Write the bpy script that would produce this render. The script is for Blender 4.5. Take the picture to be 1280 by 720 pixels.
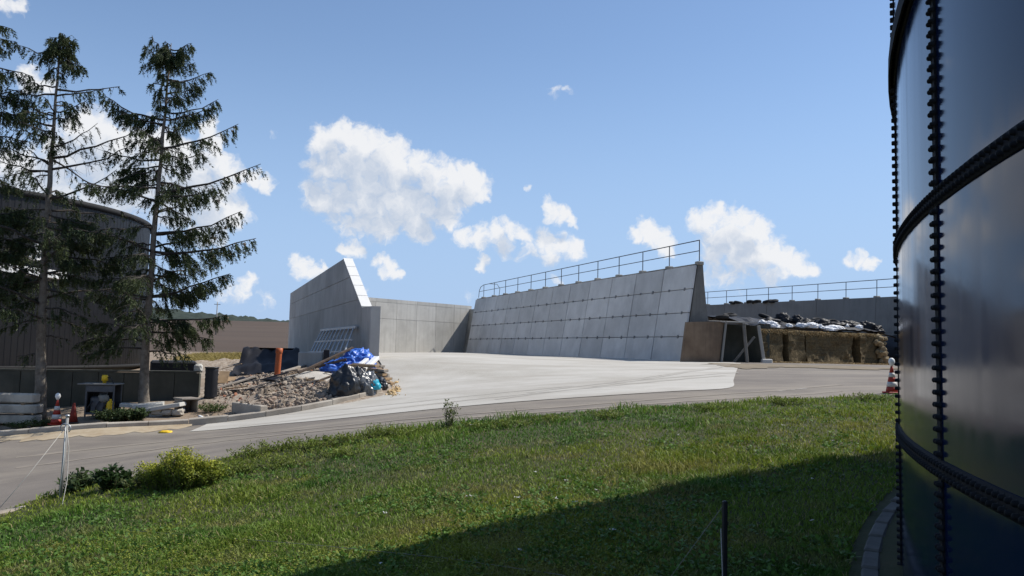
import bpy, bmesh, math, random
import numpy as np
from mathutils import Vector, Matrix
random.seed(7); rng = np.random.default_rng(7)
for o in list(bpy.data.objects): bpy.data.objects.remove(o)
scene = bpy.context.scene
COL = scene.collection
PI = math.pi
# ------------------------------------------------------------------ camera
F = 985.0; PITCH = math.radians(4.47); ROLL = math.radians(1.4); ZC = 2.6      # eye height above the lowest ground
_f = np.array([0, math.cos(PITCH), math.sin(PITCH)]); _r0 = np.array([1.0, 0, 0]); _u0 = np.array([0, -math.sin(PITCH), math.cos(PITCH)])
_r = math.cos(ROLL)*_r0 + math.sin(ROLL)*_u0; _u = math.cos(ROLL)*_u0 - math.sin(ROLL)*_r0
cam = bpy.data.cameras.new('camera'); camo = bpy.data.objects.new('camera', cam); COL.objects.link(camo)
cam.sensor_width = 36.0; cam.lens = 36.0*F/1280.0; cam.clip_start = 0.05; cam.clip_end = 6000
camo.matrix_world = Matrix(((_r[0], _u[0], -_f[0], 0), (_r[1], _u[1], -_f[1], 0), (_r[2], _u[2], -_f[2], ZC), (0, 0, 0, 1)))
scene.camera = camo
SUN_EL = math.radians(52); SUN_AZ = math.radians(67.5)      # azimuth clockwise from +y: from the right
sun_dir = Vector((math.sin(SUN_AZ)*math.cos(SUN_EL), math.cos(SUN_AZ)*math.cos(SUN_EL), math.sin(SUN_EL)))
scene.view_settings.view_transform = 'Standard'; scene.view_settings.look = 'None'
scene.view_settings.exposure = EXPOSURE = 0.10; scene.view_settings.gamma = 1.0
def ray(px, py):
    d = _f + _r*(px-640)/F - _u*(py-360)/F
    return d/d[1]
def at(px, py, Y):
    p = ray(px, py)*Y
    return Vector((p[0], p[1], p[2]+ZC))
# ------------------------------------------------------------------ world: Nishita sky with cumulus
world = bpy.data.worlds.new('World'); scene.world = world; world.use_nodes = True
def build_world():
    nt = world.node_tree; N = nt.nodes; L = nt.links; N.clear()
    world.cycles.sampling_method = 'MANUAL'; world.cycles.sample_map_resolution = 512
    out = N.new('ShaderNodeOutputWorld')
    sky = N.new('ShaderNodeTexSky'); sky.sky_type = 'NISHITA'; sky.sun_disc = False
    sky.sun_elevation = SUN_EL; sky.sun_rotation = SUN_AZ; sky.altitude = 300; sky.air_density = 1.0; sky.dust_density = 0.25; sky.ozone_density = 3.8
    bg = N.new('ShaderNodeBackground'); bg.inputs[1].default_value = 0.13
    # summer haze: the sky whitens to pale blue low down, all the way round
    tg = N.new('ShaderNodeTexCoord'); sz = N.new('ShaderNodeSeparateXYZ'); L.new(tg.outputs['Generated'], sz.inputs[0])
    hz = N.new('ShaderNodeMapRange'); hz.interpolation_type = 'SMOOTHERSTEP'; L.new(sz.outputs[2], hz.inputs[0]); hz.inputs[1].default_value = .46; hz.inputs[2].default_value = -.04; hz.inputs[3].default_value = .10; hz.inputs[4].default_value = .93
    hm = N.new('ShaderNodeMix'); hm.data_type = 'RGBA'; L.new(hz.outputs[0], hm.inputs[0]); L.new(sky.outputs[0], hm.inputs[6]); hm.inputs[7].default_value = (2.85, 4.05, 6.1, 1); L.new(hm.outputs[2], bg.inputs[0])
    # cumulus: round puffs at their directions (px, py, radius), broken up by noise
    puffs = [(405,180,20),(428,172,22),(450,185,26),(482,192,26),(410,210,26),(445,215,40),(490,215,36),(525,212,24),(540,225,30),(568,236,28),(588,228,22),(600,240,14),
        (400,245,22),(425,250,30),(465,255,36),(510,255,34),(548,258,26),(435,278,22),(480,280,22),(525,281,20),(560,278,14),
        (580,298,13),(600,296,17),(622,294,17),(642,287,18),(655,295,15),(682,302,16),(700,308,16),(718,310,16),(725,318,12),(660,312,18),(690,320,18),(630,308,14),(605,328,11),(690,264,15),(704,270,14),(712,277,9),
        (430,312,9),(441,311,11),(452,312,9),(474,326,10),(486,334,13),(497,341,9),(370,320,10),(377,333,14),(390,340,12),(400,332,8),
        (795,292,9),(812,286,15),(822,296,17),(832,306,14),(872,278,15),(890,272,17),(910,286,24),(932,278,17),(945,290,20),(900,305,26),(930,312,28),(955,318,24),(980,326,18),(1000,330,15),(1015,336,12),(925,345,26),(895,345,22),(965,345,20),
        (1060,326,9),(1074,324,11),(1087,328,9),
        (38,98,18),(52,106,16),(105,160,22),(130,168,28),(85,185,30),(120,200,36),(160,190,30),(190,180,26),(215,200,32),(245,215,32),(180,225,40),(140,240,40),(225,250,40),(265,245,30),(285,265,24),(262,162,15),(268,178,16),(275,210,24),(318,226,13),(332,228,12),(300,222,12),(60,225,40),(20,215,36),(260,285,26),(8,5,14),(22,8,9),
        (310,352,14),(300,366,20),(330,376,16),(280,372,16),(455,368,10),(590,372,10),(692,348,9),(345,168,8),(692,115,11),(705,113,9),(660,234,7)]
    rs = random.Random(21)                                       # the same kind of sky goes on all round
    dirs = []
    faint = {(300,366): .45, (330,376): .4, (280,372): .4, (310,352): .55, (455,368): .5, (590,372): .5, (692,348): .5, (345,168): .3, (692,115): .38, (705,113): .34, (660,234): .4, (895,345): .55, (925,345): .55, (965,345): .6,
        (605,328): .7, (660,312): .6, (690,320): .6, (8,5): .8, (435,278): .7, (400,332): .6}
    for (px, py, r) in puffs:
        v = Vector(ray(px, py)); dirs.append((v.normalized(), r*1.22/F/v.length, faint.get((px, py), 1.0 if r >= 20 else .86)))
    for k in range(9):
        a = math.radians(rs.uniform(42, 322)); e = math.radians(rs.uniform(7, 22)); s = rs.uniform(.03, .06)
        for j in range(3):
            aa = a+(j-1)*s*1.3+rs.uniform(-.3, .3)*s; ee = e+rs.uniform(-.2, .4)*s
            dirs.append((Vector((math.sin(aa)*math.cos(ee), math.cos(aa)*math.cos(ee), math.sin(ee))), s*rs.uniform(.7, 1.1), .95))
    while len(dirs) % 3: dirs.append(dirs[-1])
    g = bpy.data.node_groups.new('cloud_puffs', 'ShaderNodeTree')
    g.interface.new_socket('Vector', in_out='INPUT', socket_type='NodeSocketVector')
    g.interface.new_socket('Density', in_out='OUTPUT', socket_type='NodeSocketFloat')
    gn = g.nodes; gl = g.links; gi = gn.new('NodeGroupInput'); go = gn.new('NodeGroupOutput')
    def vm(op, *a):
        n = gn.new('ShaderNodeVectorMath'); n.operation = op
        for i, v in enumerate(a):
            if isinstance(v, tuple): n.inputs[i].default_value = v
            else: gl.new(v, n.inputs[i])
        return n.outputs[0]
    sp = gn.new('ShaderNodeSeparateXYZ'); gl.new(gi.outputs[0], sp.inputs[0])
    ax = []
    for i in range(3):
        c = gn.new('ShaderNodeCombineXYZ')
        for j in range(3): gl.new(sp.outputs[i], c.inputs[j])
        ax.append(c.outputs[0])
    prev = None
    for i in range(0, len(dirs), 3):                             # three puffs at a time: 1 - d2/r2
        tr = dirs[i:i+3]
        v = vm('MULTIPLY_ADD', ax[0], tuple(2/r**2*c.x for c, r, q in tr), tuple(q-2/r**2 for c, r, q in tr))
        v = vm('MULTIPLY_ADD', ax[1], tuple(2/r**2*c.y for c, r, q in tr), v)
        v = vm('MULTIPLY_ADD', ax[2], tuple(2/r**2*c.z for c, r, q in tr), v)
        prev = v if prev is None else vm('MAXIMUM', prev, v)
    s2 = gn.new('ShaderNodeSeparateXYZ'); gl.new(prev, s2.inputs[0])
    def gm(op, a, b):
        n = gn.new('ShaderNodeMath'); n.operation = op
        for i, v in enumerate((a, b)):
            if isinstance(v, float): n.inputs[i].default_value = v
            else: gl.new(v, n.inputs[i])
        return n.outputs[0]
    gl.new(gm('MAXIMUM', gm('MAXIMUM', s2.outputs[0], s2.outputs[1]), gm('MAXIMUM', s2.outputs[2], -1.5)), go.inputs[0])
    tc = N.new('ShaderNodeTexCoord')
    def vmath(op, *a):
        n = N.new('ShaderNodeVectorMath'); n.operation = op
        for i, v in enumerate(a):
            if isinstance(v, tuple): n.inputs[i].default_value = v
            else: L.new(v, n.inputs[i])
        return n.outputs[0]
    def mth(op, *a):
        n = N.new('ShaderNodeMath'); n.operation = op
        for i, v in enumerate(a):
            if isinstance(v, (int, float)): n.inputs[i].default_value = v
            else: L.new(v, n.inputs[i])
        return n.outputs[0]
    def noise(vec, sc, det, ro):
        n = N.new('ShaderNodeTexNoise'); n.inputs['Scale'].default_value = sc; n.inputs['Detail'].default_value = det; n.inputs['Roughness'].default_value = ro; L.new(vec, n.inputs['Vector']); return n
    d0 = vmath('NORMALIZE', tc.outputs['Generated'])
    wn = noise(d0, 45, 3, .55)
    wv = vmath('MULTIPLY_ADD', wn.outputs['Color'], (.03, .03, .03), (-.015, -.015, -.015))
    dw = vmath('NORMALIZE', vmath('ADD', d0, wv))
    fine = noise(dw, 55, 6, .62).outputs[0]
    def dens(vec):
        G = N.new('ShaderNodeGroup'); G.node_tree = g; L.new(vec, G.inputs[0]); return G.outputs[0]
    P0 = dens(dw)
    P1 = dens(vmath('NORMALIZE', vmath('ADD', dw, (.012, 0, .024))))
    D0 = mth('ADD', P0, mth('MULTIPLY_ADD', fine, 2.2, -1.14))
    mr = N.new('ShaderNodeMapRange'); mr.interpolation_type = 'SMOOTHSTEP'; L.new(D0, mr.inputs[0]); mr.inputs[1].default_value = -.14; mr.inputs[2].default_value = .78
    occ = mth('ADD', mth('MULTIPLY', mth('MAXIMUM', P1, -.35), 1.15), mth('MULTIPLY_ADD', fine, -1.5, .72))          # cloud that lies towards the sun
    lit = N.new('ShaderNodeMapRange'); lit.interpolation_type = 'SMOOTHSTEP'; L.new(occ, lit.inputs[0]); lit.inputs[1].default_value = 1.5; lit.inputs[2].default_value = .05
    rp = N.new('ShaderNodeMix'); rp.data_type = 'RGBA'; L.new(lit.outputs[0], rp.inputs[0]); rp.inputs[6].default_value = (.46, .54, .67, 1); rp.inputs[7].default_value = (.84, .845, .86, 1)
    cb = N.new('ShaderNodeBackground'); L.new(rp.outputs[2], cb.inputs[0]); cb.inputs[1].default_value = 1.0
    mx = N.new('ShaderNodeMixShader'); L.new(mth('MULTIPLY', mr.outputs[0], .95), mx.inputs[0]); L.new(bg.outputs[0], mx.inputs[1]); L.new(cb.outputs[0], mx.inputs[2])
    L.new(mx.outputs[0], out.inputs[0])
build_world()
# ------------------------------------------------------------------ sun
sl = bpy.data.lights.new('sun', 'SUN'); sl.energy = 5.0; sl.angle = math.radians(.53); sl.color = (1.0, .955, .88)
so = bpy.data.objects.new('sun', sl); COL.objects.link(so); so.rotation_euler = (-sun_dir).to_track_quat('-Z', 'Y').to_euler(); so.location = (30, 0, 40)
# ------------------------------------------------------------------ terrain height: a thin-plate surface through surveyed points
CP = [(80,625,11),(0,660,10.5),(120,535,21),(0,545,21.3),(300,560,14.5),(240,535,21.5),(400,508,23.5),(485,487,26),(700,497,19.5),(550,525,16),
 (850,489,20),(1000,494,19),(1105,491,19),(925,454,34.5),(853,452,36),(583,441,66),(473,441,62),(400,720,6.2),(100,700,7.6),(800,610,9.3),(1090,672,6.6),(640,560,12.3),
 (1000,540,12.5),(1100,456.5,38),(180,503,24.5),(250,498,25.5),(310,470,34)]
WP = [(0,0,-1.62),(-5,0,-1.9),(6,-3,-1.55),(-5.6,31,-.5),(-8,40,-.6),(-14,50,-.8),(-20,45,-1.3),(-22,30,-1.7),(-30,60,-1.2),(-20,65,-.9),(0,45,-.36),(3,50,-.36),
 (14,45,-.33),(25,40,-.33),(20,60,-.33),(-5,52,-.36),(30,15,-.9),(-25,12,-2.4),(1,34,-.42)]
_pts = np.array([np.array(ray(a, b)*c) for a, b, c in CP]+[np.array(w, float) for w in WP])
def _U(r2): return np.where(r2 > 0, .5*r2*np.log(np.maximum(r2, 1e-9)), 0)
_X = _pts[:, :2]/10; _n = len(_pts)
_K = _U(((_X[:, None]-_X[None])**2).sum(-1))+np.eye(_n)*.02
_P = np.c_[np.ones(_n), _X]
_co = np.linalg.solve(np.block([[_K, _P], [_P.T, np.zeros((3, 3))]]), np.r_[_pts[:, 2], 0, 0, 0])
def sstep(a, b, x):
    t = np.clip((x-a)/(b-a), 0, 1); return t*t*(3-2*t)
def hgt(x, y):
    x = np.ravel(np.asarray(x, float)); y = np.ravel(np.asarray(y, float)); res = np.empty(len(x))
    for s in range(0, len(x), 50000):
        xs = x[s:s+50000]; ys = y[s:s+50000]
        q = np.c_[np.clip(xs, -40, 40), np.clip(ys, -8, 75)]/10.
        z = _U(((q[:, None]-_X[None])**2).sum(-1))@_co[:_n]+np.c_[np.ones(len(q)), q]@_co[_n:]
        zf = -.9+.0298*(np.minimum(ys, 430)-70)+2.2*np.exp(-((ys-430)/90)**2)-.03*np.maximum(ys-470, 0)
        w = sstep(66, 90, ys)
        res[s:s+50000] = z*(1-w)+zf*w+ZC
    return res
def h1(x, y): return float(hgt([x], [y])[0])
def g(px, py):                       # where a sight line meets the ground
    d = ray(px, py); Y = np.linspace(2.5, 72, 1400)
    dz = ZC+d[2]*Y-hgt(d[0]*Y, Y)
    k = np.argmax(dz < 0)
    if dz[k] >= 0: k = len(Y)-1
    k = max(k, 1); t = dz[k-1]/(dz[k-1]-dz[k]+1e-12); y = Y[k-1]+(Y[k]-Y[k-1])*min(max(t, 0), 1)
    return Vector((d[0]*y, y, h1(d[0]*y, y)))
def up(v, dz): return Vector((v.x, v.y, v.z+dz))
# ------------------------------------------------------------------ helpers
def tag(o, label=None, cat=None, group=None, kind=None):
    if label: o['label'] = label
    if cat: o['category'] = cat
    if group: o['group'] = group
    if kind: o['kind'] = kind
    return o
def thing(name, label, cat, loc=(0, 0, 0), rz=0.0, group=None):
    o = bpy.data.objects.new(name, None); COL.objects.link(o); o.empty_display_size = .2
    o.location = loc; o.rotation_euler = (0, 0, rz)
    return tag(o, label, cat, group)
def raw(name, verts, faces, mat, parent=None, smooth=False, loc=None, rot=None):
    me = bpy.data.meshes.new(name); me.from_pydata([tuple(v) for v in verts], [], faces); me.update()
    if mat is not None: me.materials.append(mat)
    if smooth: me.polygons.foreach_set('use_smooth', [True]*len(me.polygons))
    o = bpy.data.objects.new(name, me); COL.objects.link(o)
    if parent: o.parent = parent
    if loc is not None: o.location = loc
    if rot is not None: o.rotation_euler = rot
    return o
def inst(src, parent=None, loc=(0, 0, 0), rot=(0, 0, 0), scale=(1, 1, 1), name=None):
    o = src.copy(); COL.objects.link(o); o.parent = parent; o.location = loc; o.rotation_euler = rot; o.scale = scale
    if name: o.name = name
    return o
class MB:
    def __init__(s): s.v = []; s.f = []
    def add(s, vs, fs):
        b = len(s.v); s.v += [tuple(v) for v in vs]; s.f += [tuple(i+b for i in f) for f in fs]; return s
    def box(s, lo, hi, M=None):
        x0, y0, z0 = lo; x1, y1, z1 = hi
        vs = [Vector(p) for p in ((x0,y0,z0),(x1,y0,z0),(x1,y1,z0),(x0,y1,z0),(x0,y0,z1),(x1,y0,z1),(x1,y1,z1),(x0,y1,z1))]
        if M is not None: vs = [M@v for v in vs]
        return s.add(vs, [(0,3,2,1),(4,5,6,7),(0,1,5,4),(1,2,6,5),(2,3,7,6),(3,0,4,7)])
    def bbox(s, lo, hi, b=.02, M=None):                # box with chamfered edges
        bm = bmesh.new(); bmesh.ops.create_cube(bm, size=1)
        for v in bm.verts: v.co = Vector([(lo[i]+hi[i])/2+v.co[i]*(hi[i]-lo[i]) for i in range(3)])
        bmesh.ops.bevel(bm, geom=bm.edges[:], offset=b, segments=1, affect='EDGES', profile=.5)
        if M is not None: bmesh.ops.transform(bm, matrix=M, verts=bm.verts)
        bm.verts.index_update(); s.add([v.co.copy() for v in bm.verts], [tuple(v.index for v in f.verts) for f in bm.faces]); bm.free(); return s
    def prism(s, poly, axis_fn, d0, d1):                # poly of 2d points, axis_fn(a,b,d)->xyz
        n = len(poly)
        vs = [axis_fn(a, b, d0) for a, b in poly]+[axis_fn(a, b, d1) for a, b in poly]
        return s.add(vs, [tuple(range(n-1, -1, -1)), tuple(range(n, 2*n))]+[(i, (i+1) % n, n+(i+1) % n, n+i) for i in range(n)])
    def tube(s, path, rad, n=6, cap=True):
        path = [Vector(p) for p in path]; m = len(path)
        if not isinstance(rad, (list, tuple)): rad = [rad]*m
        vs = []; ref = None
        for i, p in enumerate(path):
            t = (path[min(i+1, m-1)]-path[max(i-1, 0)]).normalized()
            if ref is None: ref = t.orthogonal().normalized()
            ref = (ref-t*ref.dot(t)); ref = ref.normalized() if ref.length > 1e-6 else t.orthogonal().normalized()
            b = t.cross(ref)
            for k in range(n):
                a = 2*PI*k/n; vs.append(p+(ref*math.cos(a)+b*math.sin(a))*rad[i])
        fs = [(i*n+k, i*n+(k+1) % n, (i+1)*n+(k+1) % n, (i+1)*n+k) for i in range(m-1) for k in range(n)]
        if cap: fs += [tuple(range(n-1, -1, -1)), tuple(range((m-1)*n, m*n))]
        return s.add(vs, fs)
    def lathe(s, prof, n=16, c=(0, 0, 0), close=True):
        vs = []; m = len(prof)
        for r, z in prof:
            for k in range(n): a = 2*PI*k/n; vs.append((c[0]+r*math.cos(a), c[1]+r*math.sin(a), c[2]+z))
        fs = [(i*n+k, i*n+(k+1) % n, (i+1)*n+(k+1) % n, (i+1)*n+k) for i in range(m-1) for k in range(n)]
        if close: fs += [tuple(range(n-1, -1, -1)), tuple(range((m-1)*n, m*n))]
        return s.add(vs, fs)
    def build(s, name, mat, parent=None, smooth=False, **k): return raw(name, s.v, s.f, mat, parent, smooth, **k)
# ------------------------------------------------------------------ materials
def mat(name, c1, c2=None, rough=.85, scale=3.0, detail=6, bump=0.0, bscale=None, spec=.3, metal=0.0, stain=None, sscale=.6, samt=.5, objvar=0.0, streak=None, coat=0.0, low=.35, high=.65, sub=0.0, fine=None):
    m = bpy.data.materials.new(name); m.use_nodes = True; nt = m.node_tree; N = nt.nodes; L = nt.links
    p = N['Principled BSDF']; p.inputs['Roughness'].default_value = rough; p.inputs['Specular IOR Level'].default_value = spec; p.inputs['Metallic'].default_value = metal
    if coat: p.inputs['Coat Weight'].default_value = coat; p.inputs['Coat Roughness'].default_value = .08
    c2 = c2 or c1
    tc = N.new('ShaderNodeTexCoord'); geo = N.new('ShaderNodeNewGeometry'); pos = geo.outputs['Position']
    def noise(sc, det=detail, rough_=.6, vec=pos):
        n = N.new('ShaderNodeTexNoise'); n.inputs['Scale'].default_value = sc; n.inputs['Detail'].default_value = det; n.inputs['Roughness'].default_value = rough_; L.new(vec, n.inputs['Vector']); return n.outputs[0]
    def mr(v, a, b, c=0., d=1.):
        n = N.new('ShaderNodeMapRange'); L.new(v, n.inputs[0]); n.inputs[1].default_value = a; n.inputs[2].default_value = b; n.inputs[3].default_value = c; n.inputs[4].default_value = d; return n.outputs[0]
    def mix(fac, a, b):
        n = N.new('ShaderNodeMix'); n.data_type = 'RGBA'
        if isinstance(fac, float): n.inputs[0].default_value = fac
        else: L.new(fac, n.inputs[0])
        for i, v in ((6, a), (7, b)):
            if isinstance(v, tuple): n.inputs[i].default_value = (*v, 1)
            else: L.new(v, n.inputs[i])
        return n.outputs[2]
    col = mix(mr(noise(scale), low, high), c1, c2)
    if stain:
        f = mr(noise(sscale, 5, .65), .48, .68, 0, samt); col = mix(f, col, stain)
    if streak:                                        # rain streaks running down
        mp = N.new('ShaderNodeMapping'); L.new(pos, mp.inputs[0]); mp.inputs['Scale'].default_value = (5, 5, .35)
        f = mr(noise(1.0, 4, .6, mp.outputs[0]), .5, .75, 0, streak[1]); col = mix(f, col, streak[0])
    if fine:
        f = mr(noise(fine[0], 3, .7), .40, .62, 0, fine[2]); col = mix(f, col, fine[1])
    if objvar:
        oi = N.new('ShaderNodeObjectInfo'); hs = N.new('ShaderNodeHueSaturation'); L.new(col, hs.inputs['Color']); L.new(mr(oi.outputs['Random'], 0, 1, 1-objvar, 1+objvar), hs.inputs['Value']); col = hs.outputs[0]
    L.new(col, p.inputs['Base Color'])
    if bump:
        b = N.new('ShaderNodeBump'); b.inputs['Strength'].default_value = bump; b.inputs['Distance'].default_value = .02; L.new(noise(bscale or scale*6, 5, .65), b.inputs['Height']); L.new(b.outputs[0], p.inputs['Normal'])
    if sub:
        p.inputs['Subsurface Weight'].default_value = 0
    return m
M = {}
M['dirt'] = mat('dirt', (.17, .12, .08), (.27, .205, .14), .95, .7, bump=.6, bscale=14, stain=(.13, .09, .06), sscale=.3, samt=.8, fine=(18, (.36, .30, .24), .5))
M['asphalt'] = mat('asphalt', (.165, .142, .12), (.21, .182, .155), .9, .5, bump=.35, bscale=60, stain=(.27, .235, .19), sscale=.35, samt=.8, fine=(70, (.11, .10, .09), .5))
M['slab'] = mat('slab_concrete', (.40, .378, .335), (.47, .445, .40), .85, .45, bump=.18, bscale=30, stain=(.31, .285, .24), sscale=.22, samt=.9, fine=(25, (.53, .505, .455), .35))
def sweep(m, col, sc, amt):              # tyre-swept dirt drawn out along the traffic
    nt = m.node_tree; N = nt.nodes; L = nt.links; p = N['Principled BSDF']; old = p.inputs['Base Color'].links[0].from_socket
    geo = N.new('ShaderNodeNewGeometry'); mp = N.new('ShaderNodeMapping'); L.new(geo.outputs['Position'], mp.inputs[0]); mp.inputs['Scale'].default_value = sc; mp.inputs['Rotation'].default_value = (0, 0, .2)
    n = N.new('ShaderNodeTexNoise'); n.inputs['Scale'].default_value = 1; n.inputs['Detail'].default_value = 5; n.inputs['Roughness'].default_value = .65; L.new(mp.outputs[0], n.inputs['Vector'])
    r = N.new('ShaderNodeMapRange'); L.new(n.outputs[0], r.inputs[0]); r.inputs[1].default_value = .47; r.inputs[2].default_value = .66; r.inputs[4].default_value = amt
    x = N.new('ShaderNodeMix'); x.data_type = 'RGBA'; L.new(r.outputs[0], x.inputs[0]); L.new(old, x.inputs[6]); x.inputs[7].default_value = (*col, 1); L.new(x.outputs[2], p.inputs['Base Color'])
sweep(M['slab'], (.33, .30, .255), (.16, .9, 1), .8)
sweep(M['asphalt'], (.27, .235, .19), (.14, .8, 1), .65)
M['lawn'] = mat('lawn_soil', (.035, .045, .016), (.06, .06, .025), .95, 2.5, bump=.6, bscale=25, stain=(.10, .085, .045), sscale=.8, samt=.5)
M['field'] = mat('ploughed_field', (.072, .050, .034), (.088, .062, .043), .95, .05, bump=.5, bscale=2.0, stain=(.105, .075, .05), sscale=.012, samt=.7, fine=(.6, (.085, .055, .038), .6))
sweep(M['field'], (.060, .042, .029), (.004, .07, 1), .7)
M['dryverge'] = mat('dry_verge', (.33, .26, .12), (.22, .20, .08), .95, 1.2)
M['panel'] = mat('precast_panel', (.50, .485, .46), (.58, .565, .54), .8, .9, bump=.12, bscale=40, stain=(.40,.39,.375), sscale=.5, samt=.7, objvar=.10, streak=((.40,.39,.375), .3))
M['cast'] = mat('cast_concrete', (.45, .435, .40), (.53, .515, .475), .82, .6, bump=.15, bscale=35, stain=(.37, .355, .325), sscale=.45, samt=.7, objvar=.09, streak=((.33, .315, .29), .55))
M['oldcast'] = mat('weathered_concrete', (.28, .27, .24), (.37, .35, .31), .9, .7, bump=.25, bscale=30, stain=(.15, .14, .12), sscale=.4, samt=.8, objvar=.05, streak=((.19, .175, .15), .5))
M['darkcast'] = mat('dark_concrete', (.15, .14, .125), (.22, .205, .18), .9, .9, bump=.25, bscale=30, stain=(.09, .085, .075), sscale=.5, samt=.8, streak=((.10, .092, .08), .6))  # darker concrete with darker blotches and streaks
M['greycast'] = mat('aged_grey_concrete', (.19, .185, .175), (.26, .255, .24), .9, .7, bump=.2, bscale=30, stain=(.13, .125, .115), sscale=.35, samt=.7, objvar=.06, streak=((.14, .135, .125), .4))
M['joint'] = mat('dark_joint', (.10, .10, .10), (.14, .14, .135), .9, 4)
M['galv'] = mat('galvanised_steel', (.42, .43, .44), (.55, .56, .57), .45, 8, metal=.75, spec=.5)
M['darksteel'] = mat('dark_steel', (.075, .08, .088), (.10, .105, .115), .55, 8, metal=.4)
M['kerb'] = mat('kerb_concrete', (.34, .30, .25), (.42, .38, .32), .9, 1.5, bump=.3, bscale=30, stain=(.22, .18, .14), sscale=.9, samt=.7, objvar=.08)
M['rust'] = mat('brown_stained_concrete', (.15, .105, .07), (.24, .175, .12), .9, .8, bump=.2, bscale=30, stain=(.12, .085, .06), sscale=.7, samt=.8, streak=((.10, .075, .055), .6))
# ------------------------------------------------------------------ the setting
def grid_sheet(name, xs, ys, mat_, dz=0.0, kind='structure'):
    X, Y = np.meshgrid(xs, ys); Z = hgt(X, Y)+dz
    nx, ny = len(xs), len(ys)
    v = np.c_[X.ravel(), Y.ravel(), Z]
    f = [(j*nx+i, j*nx+i+1, (j+1)*nx+i+1, (j+1)*nx+i) for j in range(ny-1) for i in range(nx-1)]
    o = raw(name, v, f, mat_, None, True); o['kind'] = kind; return o
def poly_sheet(name, poly, mat_, dz, step=.8, kind='structure', skirt=0.0):
    bm = bmesh.new()
    face = bm.faces.new([bm.verts.new((p[0], p[1], 0)) for p in poly])
    bmesh.ops.triangulate(bm, faces=[face])
    xs = [p[0] for p in poly]; ys = [p[1] for p in poly]
    for lo, hi, no in ((min(xs), max(xs), (1, 0, 0)), (min(ys), max(ys), (0, 1, 0))):
        k = math.floor(lo/step)*step
        while k < hi:
            bmesh.ops.bisect_plane(bm, geom=bm.verts[:]+bm.edges[:]+bm.faces[:], plane_co=(k*no[0], k*no[1], 0), plane_no=no); k += step
    Z = hgt([v.co.x for v in bm.verts], [v.co.y for v in bm.verts])
    for v, z in zip(bm.verts, Z): v.co.z = z+dz
    for f in bm.faces:
        if f.normal.z < 0: f.normal_flip()
    bm.normal_update()
    for f in bm.faces:
        if f.normal.z < 0: f.normal_flip()
    me = bpy.data.meshes.new(name); bm.to_mesh(me); bm.free(); me.materials.append(mat_)
    me.polygons.foreach_set('use_smooth', [True]*len(me.polygons))
    o = bpy.data.objects.new(name, me); COL.objects.link(o); o['kind'] = kind; return o
def curve(pts, n=8):                 # Catmull-Rom through plan points
    P = [Vector(p[:2]) for p in pts]; out = []
    for i in range(len(P)-1):
        a = P[max(i-1, 0)]; b = P[i]; c = P[i+1]; d = P[min(i+2, len(P)-1)]
        for k in range(n):
            t = k/n
            out.append(.5*((2*b)+(c-a)*t+(2*a-5*b+4*c-d)*t*t+(3*b-a-3*c+d)*t**3))
    out.append(P[-1]); return out
gx = np.unique(np.r_[np.linspace(-900, -40, 25), np.linspace(-40, 40, 101), np.linspace(40, 900, 25)])
gy = np.unique(np.r_[np.linspace(-200, -8, 8), np.linspace(-8, 76, 106), np.linspace(76, 130, 20), np.linspace(130, 900, 60)])
yn = gy[gy <= 76]
grid_sheet('ground', gx, yn, M['dirt'], -.03)
grid_sheet('field', gx, gy[gy >= 75.9], M['field'], -.03)
# grass edge (nearer side of the road), yard edge (farther side of the asphalt), kerb line
E_GRASS = [g(-60, 668), g(20, 636), g(80, 617), g(150, 601), g(230, 588), g(300, 570), g(380, 556), g(470, 543.5), g(560, 533), g(700, 519), g(850, 508.5), g(1000, 500.5), g(1105, 495.5), g(1200, 492)]
E_YARD = [g(236, 540), g(330, 532), g(420, 524), g(520, 514), g(640, 503), g(740, 496), g(850, 489), g(912, 485), g(917, 475), g(921, 463), g(926, 454.2)]
E_KERB = [g(-70, 552), g(0, 547), g(80, 541), g(160, 536), g(240, 532), g(310, 524.5), g(370, 515.5), g(430, 504), g(470, 494.5), g(487, 488), g(490.5, 483), g(488, 478)]
grass_c = curve(E_GRASS); yard_c = curve(E_YARD); kerb_c = curve(E_KERB)
lawn_poly = list(grass_c)+[Vector((14, 12)), Vector((14, -8)), Vector((-14, -8)), Vector((-14, 4))]
T = Vector((-11.5, 30.0)).normalized(); NR = Vector((T.y, -T.x))          # along the bunker walls; to their right
RW = Vector((7.83, 36.0)); RWL = 32.13                                     # right wall, near inner foot
LW = Vector(at(461, 443, 31)[:2])                                          # left wall, near outer corner
RZ = math.atan2(T.y, T.x)
def wallpt(o, s, w): return o+T*s+NR*w
def along(o, px, py=430):            # distance along a wall line where a pixel column cuts it
    d = Vector(ray(px, py)[:2]); # o + T s = d k
    det = T.x*(-d.y)-(-d.x)*T.y
    return (-o.x*(-d.y)+d.x*(-o.y))/det
BK = wallpt(RW, RWL-.2, 0)
lw_far = along(LW, 360)
kerb_i = 4*8
road_poly = [Vector((-34, 9.2)), Vector((-14, 8.3))]+[Vector((p.x, p.y-.5)) for p in grass_c]+[Vector((22, 14)), Vector((40, 22)), Vector((40, 37)), Vector((24, 41)), Vector((9, 37))]+[Vector((-3, 33))]+[Vector((p.x+.08, p.y)) for p in reversed(kerb_c[8*9:])]+[Vector((p.x, p.y+.03)) for p in reversed(kerb_c[:8*9])]+[Vector((-34, 23.5))]
poly_sheet('road', road_poly, M['asphalt'], .0, .9)
yard_poly = list(yard_c)+[wallpt(RW, -1.2, 1.8), wallpt(RW, -1.2, .2), wallpt(RW, RWL+.6, .2), wallpt(LW, RWL+5, .35), wallpt(LW, .0, .35), wallpt(LW, -.6, .3)]+[p for p in reversed(kerb_c[kerb_i+2:])]
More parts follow.
